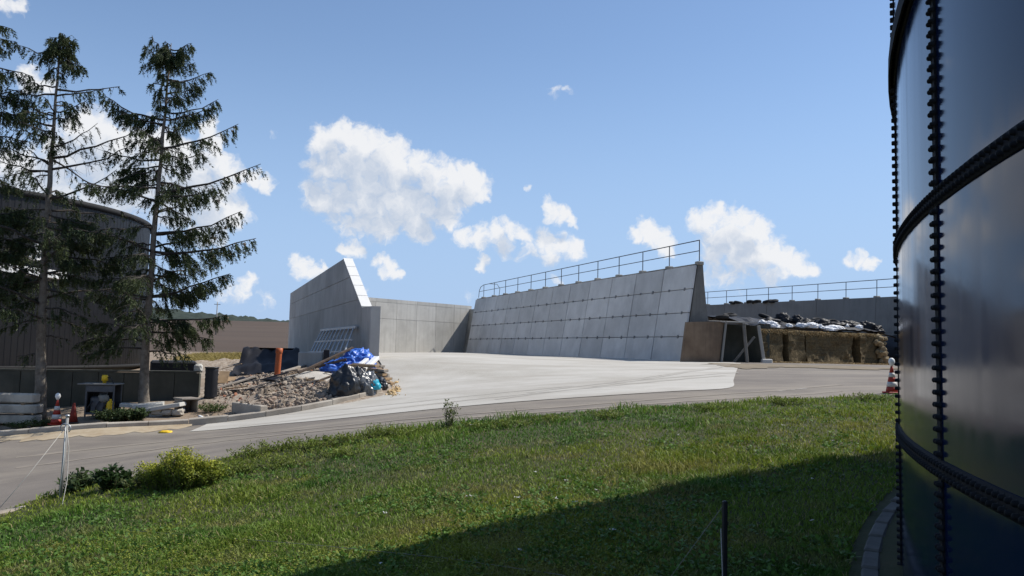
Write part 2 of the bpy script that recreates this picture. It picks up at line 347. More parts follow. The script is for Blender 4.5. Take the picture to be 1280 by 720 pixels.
poly_sheet('concrete_yard', yard_poly, M['slab'], .012, .9)
lawn_poly = list(grass_c)+[Vector((14, 12)), Vector((14, -8)), Vector((-14, -8)), Vector((-14, 4))]
poly_sheet('lawn', lawn_poly, M['lawn'], .035, .6)
# sawn joints of the yard are shallow dark lines: thin strips on the slab
def ground_strip(name, a, b, w, mat_, dz, parent=None, n=24, wob=0):
    a = Vector(a[:2]); b = Vector(b[:2]); t = (b-a).normalized(); q = Vector((-t.y, t.x)); v = []; f = []
    for i in range(n+1):
        c = a.lerp(b, i/n)+q*(random.uniform(-1, 1)*wob); ww = w*(1+random.uniform(-.3, .3)*(wob > 0))
        for s in (-.5, .5): p = c+q*(ww*s); v.append((p.x, p.y, h1(p.x, p.y)+dz))
    f = [(2*i, 2*i+1, 2*i+3, 2*i+2) for i in range(n)]
    o = raw(name, v, f, mat_, parent, True); return o
M['wear'] = mat('worn_pale_track', (.27, .25, .22), (.33, .31, .28), .9, 1.5)
for (a, b, w) in (((965, 489), (1008, 485.5), .12),):
    tag(ground_strip('pale_scrape', g(*a), g(*b), w, M['wear'], .006, wob=.06), None, None, None, 'structure')
M['tread'] = mat('tyre_track', (.345, .32, .28), (.40, .375, .33), .9, 1.2)
M['tread2'] = mat('dusty_tyre_track', (.225, .195, .16), (.26, .225, .185), .9, 1.2)
def track(pts, w, m_, dz, seed):
    r = random.Random(seed); c = curve(pts, 14); v = []; f = []
    for i, p in enumerate(c):
        t_ = (c[min(i+1, len(c)-1)]-c[max(i-1, 0)]).normalized(); q = Vector((-t_.y, t_.x)); ww = w*r.uniform(.35, 1.0)
        for s in (-.5, .5): k = p+q*ww*s; v.append((k.x, k.y, h1(k.x, k.y)+dz))
    o = raw('tyre_track', v, [(2*i, 2*i+1, 2*i+3, 2*i+2) for i in range(len(c)-1)], m_, None, True); o['kind'] = 'structure'
for i, (a, b, c_, d_) in enumerate((((300, 533), (520, 508), (720, 487), (905, 470)), ((620, 500), (740, 484), (820, 472), (900, 460)))):
    P_ = [g(*a), g(*b), g(*c_), g(*d_)]
    for s in (0, 1.7): track([Vector((p.x+s*.5, p.y+s*.85)) for p in P_], .28, M['tread'], .017, i*7+int(s))
for i, P_ in enumerate(([g(20, 585), g(240, 556), g(480, 531), g(760, 509), g(1050, 489)], [g(20, 572), g(240, 549), g(460, 529), g(760, 504), g(1050, 481)])):
    track(P_, .32, M['tread2'], .006, 40+i)
M['spill'] = mat('trodden_silage', (.17, .135, .09), (.23, .19, .135), .95, 2.5, bump=.4, bscale=30)
def blot(cx, cy, rx, ry, seed):
    r = random.Random(seed); c = g(cx, cy); ph = [r.uniform(0, 6) for _ in range(4)]
    poly = []
    for i in range(60):
        a = 2*PI*i/60; k = 1+.22*math.sin(3*a+ph[0])+.16*math.sin(7*a+ph[1])+.10*math.sin(13*a+ph[2]); poly.append(Vector((c.x+math.cos(a)*rx*k, c.y+math.sin(a)*ry*k)))
    o = poly_sheet('silage_spill', poly, M['spill'], .02, 1.0); o['kind'] = 'structure'
blot(975, 457, 3.0, 1.1, 1); blot(1040, 459.5, 3.2, 1.3, 2); blot(935, 459, .9, 1.2, 3)
# kerb, one stone after another
kerb = thing('kerb', None, None, (0, 0, 0)); kerb['kind'] = 'structure'
def resample(pts, step):
    out = [pts[0]]; acc = 0
    for a, b in zip(pts[:-1], pts[1:]):
        L_ = (b-a).length; 
        if L_ == 0: continue
        d = step-acc
        while d <= L_: out.append(a.lerp(b, d/L_)); d += step
        acc = (acc+L_) % step
    return out
kp = resample(kerb_c, 1.0)
for a, b in zip(kp[:-1], kp[1:]):
    t = (b-a).normalized(); q = Vector((-t.y, t.x)); L_ = (b-a).length; m = MB()
    zr = random.uniform(-.012, .012); v = []
    for s in (.008, L_-.008):
        for w, zz in ((.0, -.15), (.0, .15), (.02, .17), (.16, .17), (.16, -.15)):
            p = a+t*s+q*(w+random.uniform(-.004, .004)); v.append((p.x, p.y, h1(p.x, p.y)+zz+zr))
    m.add(v, [(0, 1, 2, 3, 4), (9, 8, 7, 6, 5)]+[(i, 5+i, 5+(i+1) % 5, (i+1) % 5) for i in range(5)])
    m.build('kerb_stone', M['kerb'], kerb)
# sand washed along the kerb foot
M['sand'] = mat('washed_sand', (.34, .27, .18), (.42, .35, .25), .95, 3, bump=.4, bscale=30, stain=(.28, .2, .12), sscale=2, samt=.6)
def sand_drift(px0, px1, seed, wmax):
    r = random.Random(seed); pts = [p for p in kerb_c]
    a = g(*px0); b = g(*px1)
    seg = [p for p in pts if min(a.x, b.x) <= p.x <= max(a.x, b.x)]
    v = []; f = []
    for i, p in enumerate(seg):
        u = i/(len(seg)-1); w = wmax*(math.sin(PI*u)**.5)*(.6+.6*r.random())+.03
        t = (seg[min(i+1, len(seg)-1)]-seg[max(i-1, 0)]).normalized(); q = Vector((t.y, -t.x))
        for k, (s, dz) in enumerate(((-.02, .05), (.35, .028), (.7, .018), (1.0, .004))):
            c = p+q*(w*s); v.append((c.x, c.y, h1(c.x, c.y)+dz+.006))
    for i in range(len(seg)-1):
        for k in range(3): f.append((i*4+k, i*4+k+1, i*4+k+5, i*4+k+4))
    o = raw('sand_drift', v, f, M['sand'], None, True); o['kind'] = 'stuff'; tag(o, 'sand washed along the foot of the kerb', 'sand')
sand_drift((-40, 550), (236, 536), 3, .9)
# ------------------------------------------------------------------ right bunker wall of inclined panels
FZ = RW.length and h1(RW.x, RW.y)
H = 4.45; LEAN = .72; NC = 12; NRW = 4; PW = RWL/NC
t = thing('bunker_wall', 'leaning grey bunker wall of square bolted concrete panels with railing on top', 'concrete wall', (RW.x, RW.y, FZ), RZ)
# local: x along the wall away from the camera, y = left of it (into the bunker), so -y is outward
ang = math.atan2(LEAN, H); SL = math.hypot(H, LEAN); RH = SL/NRW
def on_face(s, u, d=0.0):            # s along, u up the face, d out of the face towards the bunker
    return Vector((s, -u*math.sin(ang)+d*math.cos(ang), u*math.cos(ang)+d*math.sin(ang)))
prof = [(-.10, -.1), (-.10-LEAN*.98, H*.985), (-LEAN-.12, H+.03), (-LEAN-.38, H+.03), (-LEAN-.46, H*.80), (-LEAN-.62, H*.5), (-LEAN-.95, H*.22), (-LEAN-1.15, -.1)]
MB().prism(prof, lambda a, b, d: (d, a, b), .02, RWL).build('core', M['darkcast'], t)
pm = MB(); 
bm_ = MB().bbox((.028, -.05, .016), (PW-.028, .05, RH-.016), .012)
src = None
for c in range(NC):
    for r_ in range(NRW):
        p = on_face(c*PW, r_*RH+.02, random.uniform(-.006, .006))
        if src is None:
            src = bm_.build('panel', M['panel'], t, loc=p, rot=(ang, 0, 0))
        else: inst(src, t, p, (ang+random.uniform(-.0015, .0015), random.uniform(-.001, .001), 0))
jm = MB()
for r_ in range(1, NRW):             # dark joint strip and clamp plates between the rows
    u = r_*RH+.02
    a = on_face(0, u-.035, -.03); 
    jm.add([on_face(0, u-.022, .012), on_face(RWL, u-.022, .012), on_face(RWL, u+.022, .012), on_face(0, u+.022, .012)], [(0, 3, 2, 1)])
jm.build('row_joint', M['joint'], t)
M['clamp'] = mat('clamp_steel', (.17, .17, .17), (.24, .24, .235), .7, 6, metal=.3)
cl0 = None
for r_ in range(1, NRW):
    for k in range(NC*2):
        s = (k+.5)*PW/2+random.uniform(-.12, .12); u = r_*RH+.02
        p = on_face(s, u, .06)
        if cl0 is None: cl0 = MB().bbox((-.06, -.025, -.075), (.06, .025, .075), .012).build('clamp', M['clamp'], t, loc=p, rot=(ang, 0, 0))
        else: inst(cl0, t, p, (ang, 0, random.uniform(-.05, .05)), (random.uniform(.7, 1.25), 1, random.uniform(.7, 1.2)))
MB().bbox((-.02, -LEAN-.40, H+.03), (RWL, -LEAN-.06, H+.10), .015).build('capping', M['oldcast'], t)
MB().prism([(-.15, -.1), (-LEAN-.05, 3.72), (-LEAN-.40, 3.72), (-LEAN-1.0, -.1)], lambda a, b, d: (d, a, b), RWL+.01, RWL+8).build('hidden_shadow_wall', M['oldcast'], t)  # unseen extension behind the back wall, added to cast a shadow on it
# foundation plinth at the foot
MB().bbox((0, -.2, -.2), (RWL, .10, .05), .02).build('plinth', M['cast'], t)
def railing(parent, x0, x1, y, z, n, h_=1.10, curved=True, mat_=None):
    mat_ = mat_ or M['darksteel']
    ra = MB()
    R_ = .024
    L_ = x1-x0
    rl = MB().tube([(x0, y, z+h_), (x1-1.2*curved, y, z+h_)]+([(x1-.5, y, z+h_-.12), (x1-.12, y, z+h_-.42), (x1, y, z+.1)] if curved else []), R_, 7).build('top_rail', mat_, parent)
    MB().tube([(x0, y, z+h_*.55), (x1-(.2 if curved else 0), y, z+h_*.55)], R_*.85, 7).build('middle_rail', mat_, parent)
    p0 = None
    for i in range(n):
        s = x0+(L_-(1.3 if curved else 0))*i/(n-1)
        if p0 is None:
            p0 = MB().tube([(0, 0, 0), (0, 0, h_)], R_, 7).build('post', mat_, parent, loc=(s, y, z))
            b0 = MB().bbox((-.14, -.17, -.06), (.14, .17, .10), .03).build('post_base', M['oldcast'], p0, loc=(0, 0, 0))
        else:
            q = inst(p0, parent, (s, y, z)); inst(b0, q, (0, 0, 0))
railing(t, .08, RWL, -LEAN-.22, H+.10, NC+1)
# a second rail run crosses at the far end
MB().tube([(RWL-2.6, -LEAN-.22, H+1.2), (RWL-2.6, -LEAN-.9, H+1.2), (RWL-2.2, -LEAN-1.3, H+.9), (RWL-2.0, -LEAN-1.3, H+.1)], .022, 7).build('end_rail', M['darksteel'], t)
# ------------------------------------------------------------------ left bunker wall
FZL = h1(*LW)-.02; HL = 4.3
FZL = FZ-.02
x_low = along(LW, 450.5); x_peak = along(LW, 425); x_far = lw_far
t = thing('bunker_wall', 'shaded cast concrete bunker wall with sunlit white sloping end', 'concrete wall', (LW.x, LW.y, FZL), RZ)
zl = 1.95; TH = .40
prof = [(0, -1.2), (0, zl), (x_low, zl+.03), (x_peak, HL+.25), (x_far, HL+.1), (x_far, -1.6)]
MB().prism(prof, lambda a, b, d: (a, d, b), -TH, -.03).build('core', M['cast'], t)
def plate(parent, poly, y0, y1, mat_, gap=.012, name='panel'):           # poly in (s, z), shrunk a little about its centre, standing proud
    cx = sum(p[0] for p in poly)/len(poly); cz = sum(p[1] for p in poly)/len(poly)
    P_ = []
    for a, b in poly:
        P_.append((a-(gap if a > cx else -gap), b-(gap if b > cz else -gap)))
    return MB().prism(P_, lambda a, b, d: (a, d, b), y0, y1).build(name, mat_, parent)
def clip_top(poly, top):
    return poly
def ztop(s):
    if s <= x_low: return zl+.03*s/x_low
    if s <= x_peak: return zl+.03+(HL+.25-zl-.03)*(s-x_low)/(x_peak-x_low)
    return HL+.25-.15*(s-x_peak)/(x_far-x_peak)
cols = [0.0, x_low*.98, x_peak, along(LW, 403.5), along(LW, 383), along(LW, 367), x_far]
rows = [0, .54, .80, 1.0]
zr = [-1.4, 2.35, 3.5, 9]
for c in range(len(cols)-1):
    a, b = cols[c], cols[c+1]
    for r_ in range(3):
        z0, z1 = zr[r_], zr[r_+1]
        ss = np.linspace(a, b, 9)
        pts_t = [(s, min(z1, ztop(s))) for s in ss]
        pts_t = [p for p in pts_t if p[1] > z0+.06]
        if len(pts_t) < 2: continue
        poly = [(pts_t[0][0], z0), (pts_t[-1][0], z0)]+[p for p in reversed(pts_t)]
        plate(t, poly, -.032, .0+random.uniform(-.004, .004), M['cast'])
# end cap on the slope: sunlight put into its paler colour
M['pale'] = mat('sunlit_concrete', (.66, .65, .62), (.72, .71, .68), .8, 1.2, bump=.1, bscale=40, stain=(.52, .51, .48), sscale=1.2, samt=.5)
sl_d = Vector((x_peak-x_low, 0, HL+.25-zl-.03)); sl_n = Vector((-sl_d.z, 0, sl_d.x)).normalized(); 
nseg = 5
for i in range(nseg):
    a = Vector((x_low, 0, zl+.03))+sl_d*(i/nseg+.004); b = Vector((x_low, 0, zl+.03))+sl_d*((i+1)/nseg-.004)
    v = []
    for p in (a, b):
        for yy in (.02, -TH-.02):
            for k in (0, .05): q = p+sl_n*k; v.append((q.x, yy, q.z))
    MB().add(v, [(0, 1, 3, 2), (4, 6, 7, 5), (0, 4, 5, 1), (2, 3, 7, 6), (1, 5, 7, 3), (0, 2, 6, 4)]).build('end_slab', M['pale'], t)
# ------------------------------------------------------------------ back wall
br = Vector((-3.45, 68.2)); _u2 = (br-Vector((-10.3, 60.0))).normalized()
bl = br-_u2*17.2; dv = br-bl; BL = dv.length
t = thing('bunker_wall', 'low cast concrete wall closing the back of the bunker', 'concrete wall', (bl.x, bl.y, FZ-.02), math.atan2(dv.y, dv.x))
MB().prism([(0, -.2), (BL, -.2), (BL, 4.05), (0, 4.05)], lambda a, b, d: (a, d, b), .03, .4).build('core', M['cast'], t)
nb = 8
for c in range(nb):
    a, b = BL*c/nb, BL*(c+1)/nb
    for z0, z1 in ((-.1, .62), (.62, .93), (.93, 1.0)):
        ha = 4.25-.4*a/BL; hb = 4.25-.4*b/BL
        za = lambda s, q: max(-.05, q)*4.05
        plate(t, [(a, za(a, z0)), (b, za(b, z0)), (b, za(b, z1)), (a, za(a, z1))], random.uniform(-.004, .004), .032, M['cast'])
# ------------------------------------------------------------------ second bunker wall behind the silage
SW = Vector((22.8, 47.4))
t = thing('bunker_wall', 'long weathered bunker wall with railing behind the covered silage', 'concrete wall', (SW.x, SW.y, FZ), RZ)
MB().prism([(0, -.2), (-.25, H-.05), (-.6, H-.05), (-1.2, -.2)], lambda a, b, d: (d, a, b), -14, 32).build('core', M['darkcast'], t)
for c in range(9):
    a = -14+c*46/9; b = a+46/9
    for z0, z1 in ((-.1, .5), (.5, 1.0)):
        f0 = lambda z: -.25*z
        v = [(a+.015, f0(z0)+.03, z0*(H-.05)+.01), (b-.015, f0(z0)+.03, z0*(H-.05)+.01), (b-.015, f0(z1)+.03, z1*(H-.05)-.01), (a+.015, f0(z1)+.03, z1*(H-.05)-.01)]
        v += [(x, y-.035, z) for x, y, z in v]
        MB().add(v, [(3, 2, 1, 0), (4, 5, 6, 7), (0, 1, 5, 4), (1, 2, 6, 5), (2, 3, 7, 6), (3, 0, 4, 7)]).build('panel', M['greycast'], t)
railing(t, -13.8, 32, -.42, H-.05, 19, 1.1, False)
t.location.z = FZ-.29; t.rotation_euler = (0, -.017, RZ)
# ------------------------------------------------------------------ bolted steel tank beside the camera
PHI = math.radians(65); DS = 6.45; TR = DS*math.tan(PHI); TD = DS/math.cos(PHI); TH_ = math.radians(26.2)+PHI
TC = Vector((TD*math.sin(TH_), TD*math.cos(TH_)))
def tank_ang(px):                    # angle on the tank where a pixel column meets it
    d = Vector(ray(px, 430)[:2]); a = d.dot(d); b = d.dot(TC); q = b*b-a*(TC.dot(TC)-TR*TR)
    k = (b-math.sqrt(max(q, 0)))/a; p = d*k-TC; return math.atan2(p.y, p.x), k
a_seam, k_seam = tank_ang(1175); a_sil, k_sil = tank_ang(1122)
TZ0 = h1(TC.x-TR, TC.y+2)-.02
# ---- tank: plates, bolts, stiffener, foundation
def enamel():
    m = bpy.data.materials.new('dark_blue_enamel'); m.use_nodes = True; nt = m.node_tree; N = nt.nodes; L = nt.links; p = N['Principled BSDF']
    geo = N.new('ShaderNodeNewGeometry'); mp = N.new('ShaderNodeMapping'); L.new(geo.outputs['Position'], mp.inputs[0]); mp.inputs['Scale'].default_value = (6, 6, .5)
    n = N.new('ShaderNodeTexNoise'); n.inputs['Scale'].default_value = 1; n.inputs['Detail'].default_value = 5; L.new(mp.outputs[0], n.inputs['Vector'])
    r = N.new('ShaderNodeMapRange'); L.new(n.outputs[0], r.inputs[0]); r.inputs[1].default_value = .3; r.inputs[2].default_value = .75; r.inputs[3].default_value = .06; r.inputs[4].default_value = .20
    L.new(r.outputs[0], p.inputs['Roughness'])
    c = N.new('ShaderNodeMix'); c.data_type = 'RGBA'; L.new(n.outputs[0], c.inputs[0]); c.inputs[6].default_value = (.003, .012, .046, 1); c.inputs[7].default_value = (.005, .015, .048, 1); L.new(c.outputs[2], p.inputs['Base Color'])
    p.inputs['Specular IOR Level'].default_value = .22
    b = N.new('ShaderNodeBump'); b.inputs['Strength'].default_value = .05; b.inputs['Distance'].default_value = .03
    n2 = N.new('ShaderNodeTexNoise'); n2.inputs['Scale'].default_value = 1.1; n2.inputs['Detail'].default_value = 2; L.new(geo.outputs['Position'], n2.inputs['Vector']); L.new(n2.outputs[0], b.inputs['Height']); L.new(b.outputs[0], p.inputs['Normal'])
    return m
M['enamel'] = enamel()
M['boltcap'] = mat('black_bolt_caps', (.008, .009, .011), (.013, .014, .017), .75, 20, spec=.15)
M['sealant'] = mat('black_sealant', (.009, .010, .012), (.015, .015, .018), .8, 20, spec=.15)
M['membrane'] = mat('green_membrane', (.10, .14, .11), (.13, .17, .13), .6, 1)
t = thing('storage_tank', 'huge dark blue bolted steel tank with rows of black bolts', 'tank', (TC.x, TC.y, ZC-1.62))
NP = max(24, round(2*PI/abs(a_seam-math.radians(154.2)))); DA = 2*PI/NP; A0 = a_seam
zj = [0.0, 1.11, 2.40, 3.68, 4.96, 6.24, 8.3]                       # ring joints above the tank foot
def arc_patch(r, a0, a1, z0, z1, n, th=.012):
    m = MB(); v = []
    for i in range(n+1):
        a = a0+(a1-a0)*i/n
        for rr, z in ((r, z0), (r, z1), (r-th, z1), (r-th, z0)): v.append((rr*math.cos(a), rr*math.sin(a), z))
    f = []
    for i in range(n):
        for k in range(4): f.append((i*4+k, (i+1)*4+k, (i+1)*4+(k+1) % 4, i*4+(k+1) % 4))
    f += [(0, 1, 2, 3), (n*4+3, n*4+2, n*4+1, n*4)]
    return m.add(v, f)
for k in range(6):
    src = arc_patch(TR+(.005 if k % 2 else 0), 0, DA, zj[k], zj[k+1], 24).build('plate', M['enamel'], t, True)
    sm = src.data
    src.rotation_euler = (0, 0, A0)
    for c in range(1, NP): inst(src, t, (0, 0, 0), (0, 0, A0+c*DA))
    # sharp plate edges
    try: sm.set_sharp_from_angle(angle=math.radians(40))
    except Exception: pass
for k in range(1, 6):                                    # lapped joints between rings
    arc_patch(TR+.014, 0, 2*PI, zj[k]-.045, zj[k]+.045, 200, .02).build('ring_lap', M['sealant'], t, True)
for c in range(NP):
    a = A0+c*DA
    arc_patch(TR+.012, a-.034/TR, a+.034/TR, 0, zj[-1], 2, .018).build('seam_strip', M['sealant'], t)
def bolt_mesh(m, a, z, s=1.0, n=7):
    pr = [(.021, 0), (.020, .006), (.013, .008), (.012, .022), (.006, .027)]
    ca, sa = math.cos(a), math.sin(a); v = []
    for r, d in pr:
        for i in range(n):
            q = 2*PI*i/n+a; rr = TR+.006+d*s; u = r*s*math.cos(q); w = r*s*math.sin(q)
            v.append((rr*ca-u*sa, rr*sa+u*ca, z+w))
    f = [(j*n+i, j*n+(i+1) % n, (j+1)*n+(i+1) % n, (j+1)*n+i) for j in range(len(pr)-1) for i in range(n)]+[tuple(range((len(pr)-1)*n, len(pr)*n))]
    m.add(v, f)
b0 = None
for k in range(4):
    zz = np.linspace(zj[k]+.07, zj[k+1]-.07, 21)
    for z in zz:
        for s in (-1, 1):
            da = s*.021/TR
            if b0 is None:
                m = MB(); bolt_mesh(m, 0, 0); b0 = m.build('bolt', M['boltcap'], t, True, loc=(0, 0, z), rot=(0, 0, A0+da))
            else: inst(b0, t, (0, 0, z), (0, 0, A0+da))
m = MB()
for c in (-3, -2, -1, 1, 2):
    for k in range(4):
        for z in np.linspace(zj[k]+.07, zj[k+1]-.07, 21):
            for s in (-1, 1): bolt_mesh(m, A0+c*DA+s*.021/TR, z)
for k in range(1, 4):
    a = A0-3*DA
    while a < A0+3*DA:
        for s in (-1, 1): bolt_mesh(m, a, zj[k]+s*.022)
        a += .062/TR
o = m.build('bolt_rows', M['boltcap'], t, True); o['kind'] = 'stuff'
# stiffener angle below the top ring
pr = [(TR-.005, zj[3]+.06), (TR+.05, zj[3]+.06), (TR+.05, zj[3]-.05), (TR+.036, zj[3]-.05), (TR+.036, zj[3]+.045), (TR-.005, zj[3]+.045)]
MB().lathe(pr+[pr[0]], 220, close=False).build('stiffener_ring', M['sealant'], t)
pr = [(TR-.005, zj[-1]+.02), (TR+.08, zj[-1]+.02), (TR+.08, zj[-1]-.06), (TR-.005, zj[-1]-.06)]
MB().lathe(pr+[pr[0]], 180, close=False).build('top_ring', M['sealant'], t)
MB().lathe([(TR-.02, zj[-1]-.02), (TR*.8, zj[-1]+.55), (TR*.5, zj[-1]+1.1), (TR*.2, zj[-1]+1.35), (.05, zj[-1]+1.4)], 90, close=False).build('membrane_roof', M['membrane'], t, True)
M['foundation'] = mat('foundation_concrete', (.30, .29, .28), (.40, .39, .37), .85, 2, bump=.2, bscale=20)
MB().lathe([(TR-.3, -.02), (TR+.10, -.05), (TR+.10, -.25)], 160, close=False).build('foundation_slab', M['foundation'], t)
M['edging'] = mat('edging_stone', (.09, .088, .08), (.15, .142, .13), .9, 3, bump=.3, bscale=20, objvar=.1)
es = None
ne = 180
for i in range(ne):
    a = 2*PI*i/ne
    if not (math.radians(120) < a < math.radians(215)): continue
    x, y = (TR+.20)*math.cos(a), (TR+.20)*math.sin(a); z = h1(TC.x+x, TC.y+y)+.05-(ZC-1.62)
    z = max(z-.05, -.06)
    if es is None: es = MB().bbox((-.06, -.24, -.4), (.06, .24, .05), .015).build('edging_stone', M['edging'], t, loc=(x, y, z), rot=(0, 0, a))
    else: inst(es, t, (x, y, z), (random.uniform(-.02, .02), 0, a))
# ------------------------------------------------------------------ clad round digester on the left
M['dusky'] = mat('damp_shaded_concrete', (.055, .058, .048), (.10, .10, .083), .85, .8, bump=.2, bscale=25, stain=(.05, .055, .045), sscale=.6, samt=.8, objvar=.08, streak=((.05, .055, .04), .6))  # dark moist concrete; on the recess slabs its dark tone stands for shade
M['black0'] = mat('black_flashing', (.015, .015, .016), (.02, .02, .02), .8, 3)
M['clad'] = mat('anthracite_cladding', (.008, .008, .0095), (.011, .011, .0125), .45, 1.2, spec=.35, stain=(.014, .0135, .0135), sscale=.25, samt=.6)
DC = Vector((-28.6, 38.2)); DR = 9.85; dz0 = ZC-1.62
dtop = 6.12+1.62
t = thing('digester_tank', 'tall round tank clad in dark ribbed sheet behind the spruces', 'tank', (DC.x, DC.y, dz0))
nrib = 250; v = []; f = []
pat = ((0, .0), (.55, .0), (.64, .012), (.90, .012))
for i in range(nrib):
    for fr, d in pat:
        a = 2*PI*(i+fr)/nrib
        for z in (.35, dtop): v.append(((DR+d)*math.cos(a), (DR+d)*math.sin(a), z))
nv = len(v)//2
f = [(2*i, 2*((i+1) % nv), 2*((i+1) % nv)+1, 2*i+1) for i in range(nv)]
raw('cladding', v, f, M['clad'], t)
MB().lathe([(DR-.2, dtop+.02), (DR+.10, dtop+.02), (DR+.10, dtop-.22), (DR+.06, dtop-.22)], 120, close=False).build('top_flashing', M['black0'], t, True)
MB().lathe([(DR+.06, .45), (DR+.12, .43), (DR+.12, .30), (DR-.1, .30)], 120, close=False).build('base_flashing', M['black0'], t, True)
MB().lathe([(DR-.15, -1.0), (DR-.15, .5)], 90, close=False).build('concrete_base', M['dusky'], t, True)
MB().lathe([(DR-.1, dtop-.05), (DR*.6, dtop+.25), (.1, dtop+.4)], 90, close=False).build('roof', M['black0'], t, True)
# pale lattice walkway fixed to the cladding
M['white'] = mat('white_paint', (.72, .72, .70), (.80, .80, .78), .5, 3)
lw = MB(); 
def on_clad(px, py, out=.25):
    d = Vector(ray(px, py)[:2]); R_ = DR+out; a = d.dot(d); b = d.dot(DC); q = b*b-a*(DC.dot(DC)-R_*R_); k = (b-math.sqrt(max(q, 0)))/a
    p = at(px, py, k); return p-Vector((DC.x, DC.y, dz0))
for y0 in (330.5, 338):
    pts_ = [on_clad(x, y0+x*.13) for x in range(-25, 85, 6)]; lw.tube(pts_, .06, 5)
for i, x in enumerate(range(-22, 82, 11)):
    lw.tube([on_clad(x, 330.5+x*.13), on_clad(x, 338+x*.13)], .05, 5); lw.tube([on_clad(x, 330.5+x*.13), on_clad(x+6, 338.5+x*.13)], .04, 5)
apex = on_clad(46, 305)
for x, y in ((37, 322), (53, 322), (45, 326)): lw.tube([on_clad(x, y), apex], .05, 5)
lw.tube([on_clad(37, 322), on_clad(45, 326), on_clad(53, 322)], .05, 5); lw.tube([on_clad(41, 314), on_clad(50, 315)], .05, 5)
lw.build('lattice_walkway', M['white'], t)
# ------------------------------------------------------------------ low retaining wall in front of it
wa = at(-40, 462.5, 24.6); wb = at(250, 466, 25.4)
dv = Vector((wb.x-wa.x, wb.y-wa.y)); WL = dv.length
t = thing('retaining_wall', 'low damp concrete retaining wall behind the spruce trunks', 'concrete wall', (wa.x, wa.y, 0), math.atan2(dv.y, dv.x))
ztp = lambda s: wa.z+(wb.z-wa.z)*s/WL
MB().prism([(-8, .1), (WL-.02, .1), (WL-.02, ztp(WL)-.03), (-8, ztp(-8)-.03)], lambda a, b, d: (a, d, b), .04, .22).build('core', M['dusky'], t)
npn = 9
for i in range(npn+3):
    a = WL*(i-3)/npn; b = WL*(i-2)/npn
    plate(t, [(a, .1), (b, .1), (b, ztp(b)), (a, ztp(a))], .0, .045, M['dusky'], .01)
MB().prism([(-8, ztp(-8)), (WL, ztp(WL)), (WL, ztp(WL)+.05), (-8, ztp(-8)+.05)], lambda a, b, d: (a, d, b), -.02, .26).build('coping', M['dusky'], t)
# ------------------------------------------------------------------ spruces
M['bark'] = mat('spruce_bark', (.11, .09, .07), (.21, .18, .145), .95, 9, bump=.7, bscale=30, stain=(.22, .20, .17), sscale=3, samt=.6)
M['limb'] = mat('dark_limb_bark', (.035, .03, .025), (.07, .06, .05), .95, 6)
M['twig'] = mat('dead_twigs', (.04, .034, .028), (.075, .065, .055), .95, 6)
def leaf_mat(name, c1, c2, c3=None, trans=.25, scale=2.5):
    m = bpy.data.materials.new(name); m.use_nodes = True; nt = m.node_tree; N = nt.nodes; L = nt.links; p = N['Principled BSDF']
    geo = N.new('ShaderNodeNewGeometry'); n = N.new('ShaderNodeTexNoise'); n.inputs['Scale'].default_value = scale; n.inputs['Detail'].default_value = 3; L.new(geo.outputs['Position'], n.inputs['Vector'])
    r = N.new('ShaderNodeMapRange'); L.new(n.outputs[0], r.inputs[0]); r.inputs[1].default_value = .35; r.inputs[2].default_value = .65
    c = N.new('ShaderNodeMix'); c.data_type = 'RGBA'; L.new(r.outputs[0], c.inputs[0]); c.inputs[6].default_value = (*c1, 1); c.inputs[7].default_value = (*c2, 1)
    ri = N.new('ShaderNodeHueSaturation'); L.new(c.outputs[2], ri.inputs['Color']); rr = N.new('ShaderNodeMapRange'); L.new(geo.outputs['Random Per Island'], rr.inputs[0]); rr.inputs[3].default_value = .65; rr.inputs[4].default_value = 1.35; L.new(rr.outputs[0], ri.inputs['Value'])
    L.new(ri.outputs[0], p.inputs['Base Color']); p.inputs['Roughness'].default_value = .6; p.inputs['Specular IOR Level'].default_value = .25
    tr = N.new('ShaderNodeBsdfTranslucent'); L.new(ri.outputs[0], tr.inputs[0]); mx = N.new('ShaderNodeMixShader'); mx.inputs[0].default_value = trans
    L.new(p.outputs[0], mx.inputs[1]); L.new(tr.outputs[0], mx.inputs[2]); L.new(mx.outputs[0], N['Material Output'].inputs[0])
    return m
M['needles'] = leaf_mat('spruce_needles', (.034, .052, .020), (.066, .084, .030), trans=.18, scale=1.5)
def tri_mesh(name, V, mat_, parent=None):            # V: (n, 3, 3) array of triangles
    n = len(V); me = bpy.data.meshes.new(name)
    me.vertices.add(3*n); me.vertices.foreach_set('co', np.ascontiguousarray(V, dtype=np.float32).ravel())
    me.loops.add(3*n); me.loops.foreach_set('vertex_index', np.arange(3*n, dtype=np.int32))
    me.polygons.add(n); me.polygons.foreach_set('loop_start', np.arange(0, 3*n, 3, dtype=np.int32))
    try: me.polygons.foreach_set('loop_total', np.full(n, 3, dtype=np.int32))
    except Exception: pass
    me.update(calc_edges=True); me.materials.append(mat_)
    o = bpy.data.objects.new(name, me); COL.objects.link(o)
    if parent: o.parent = parent
    return o
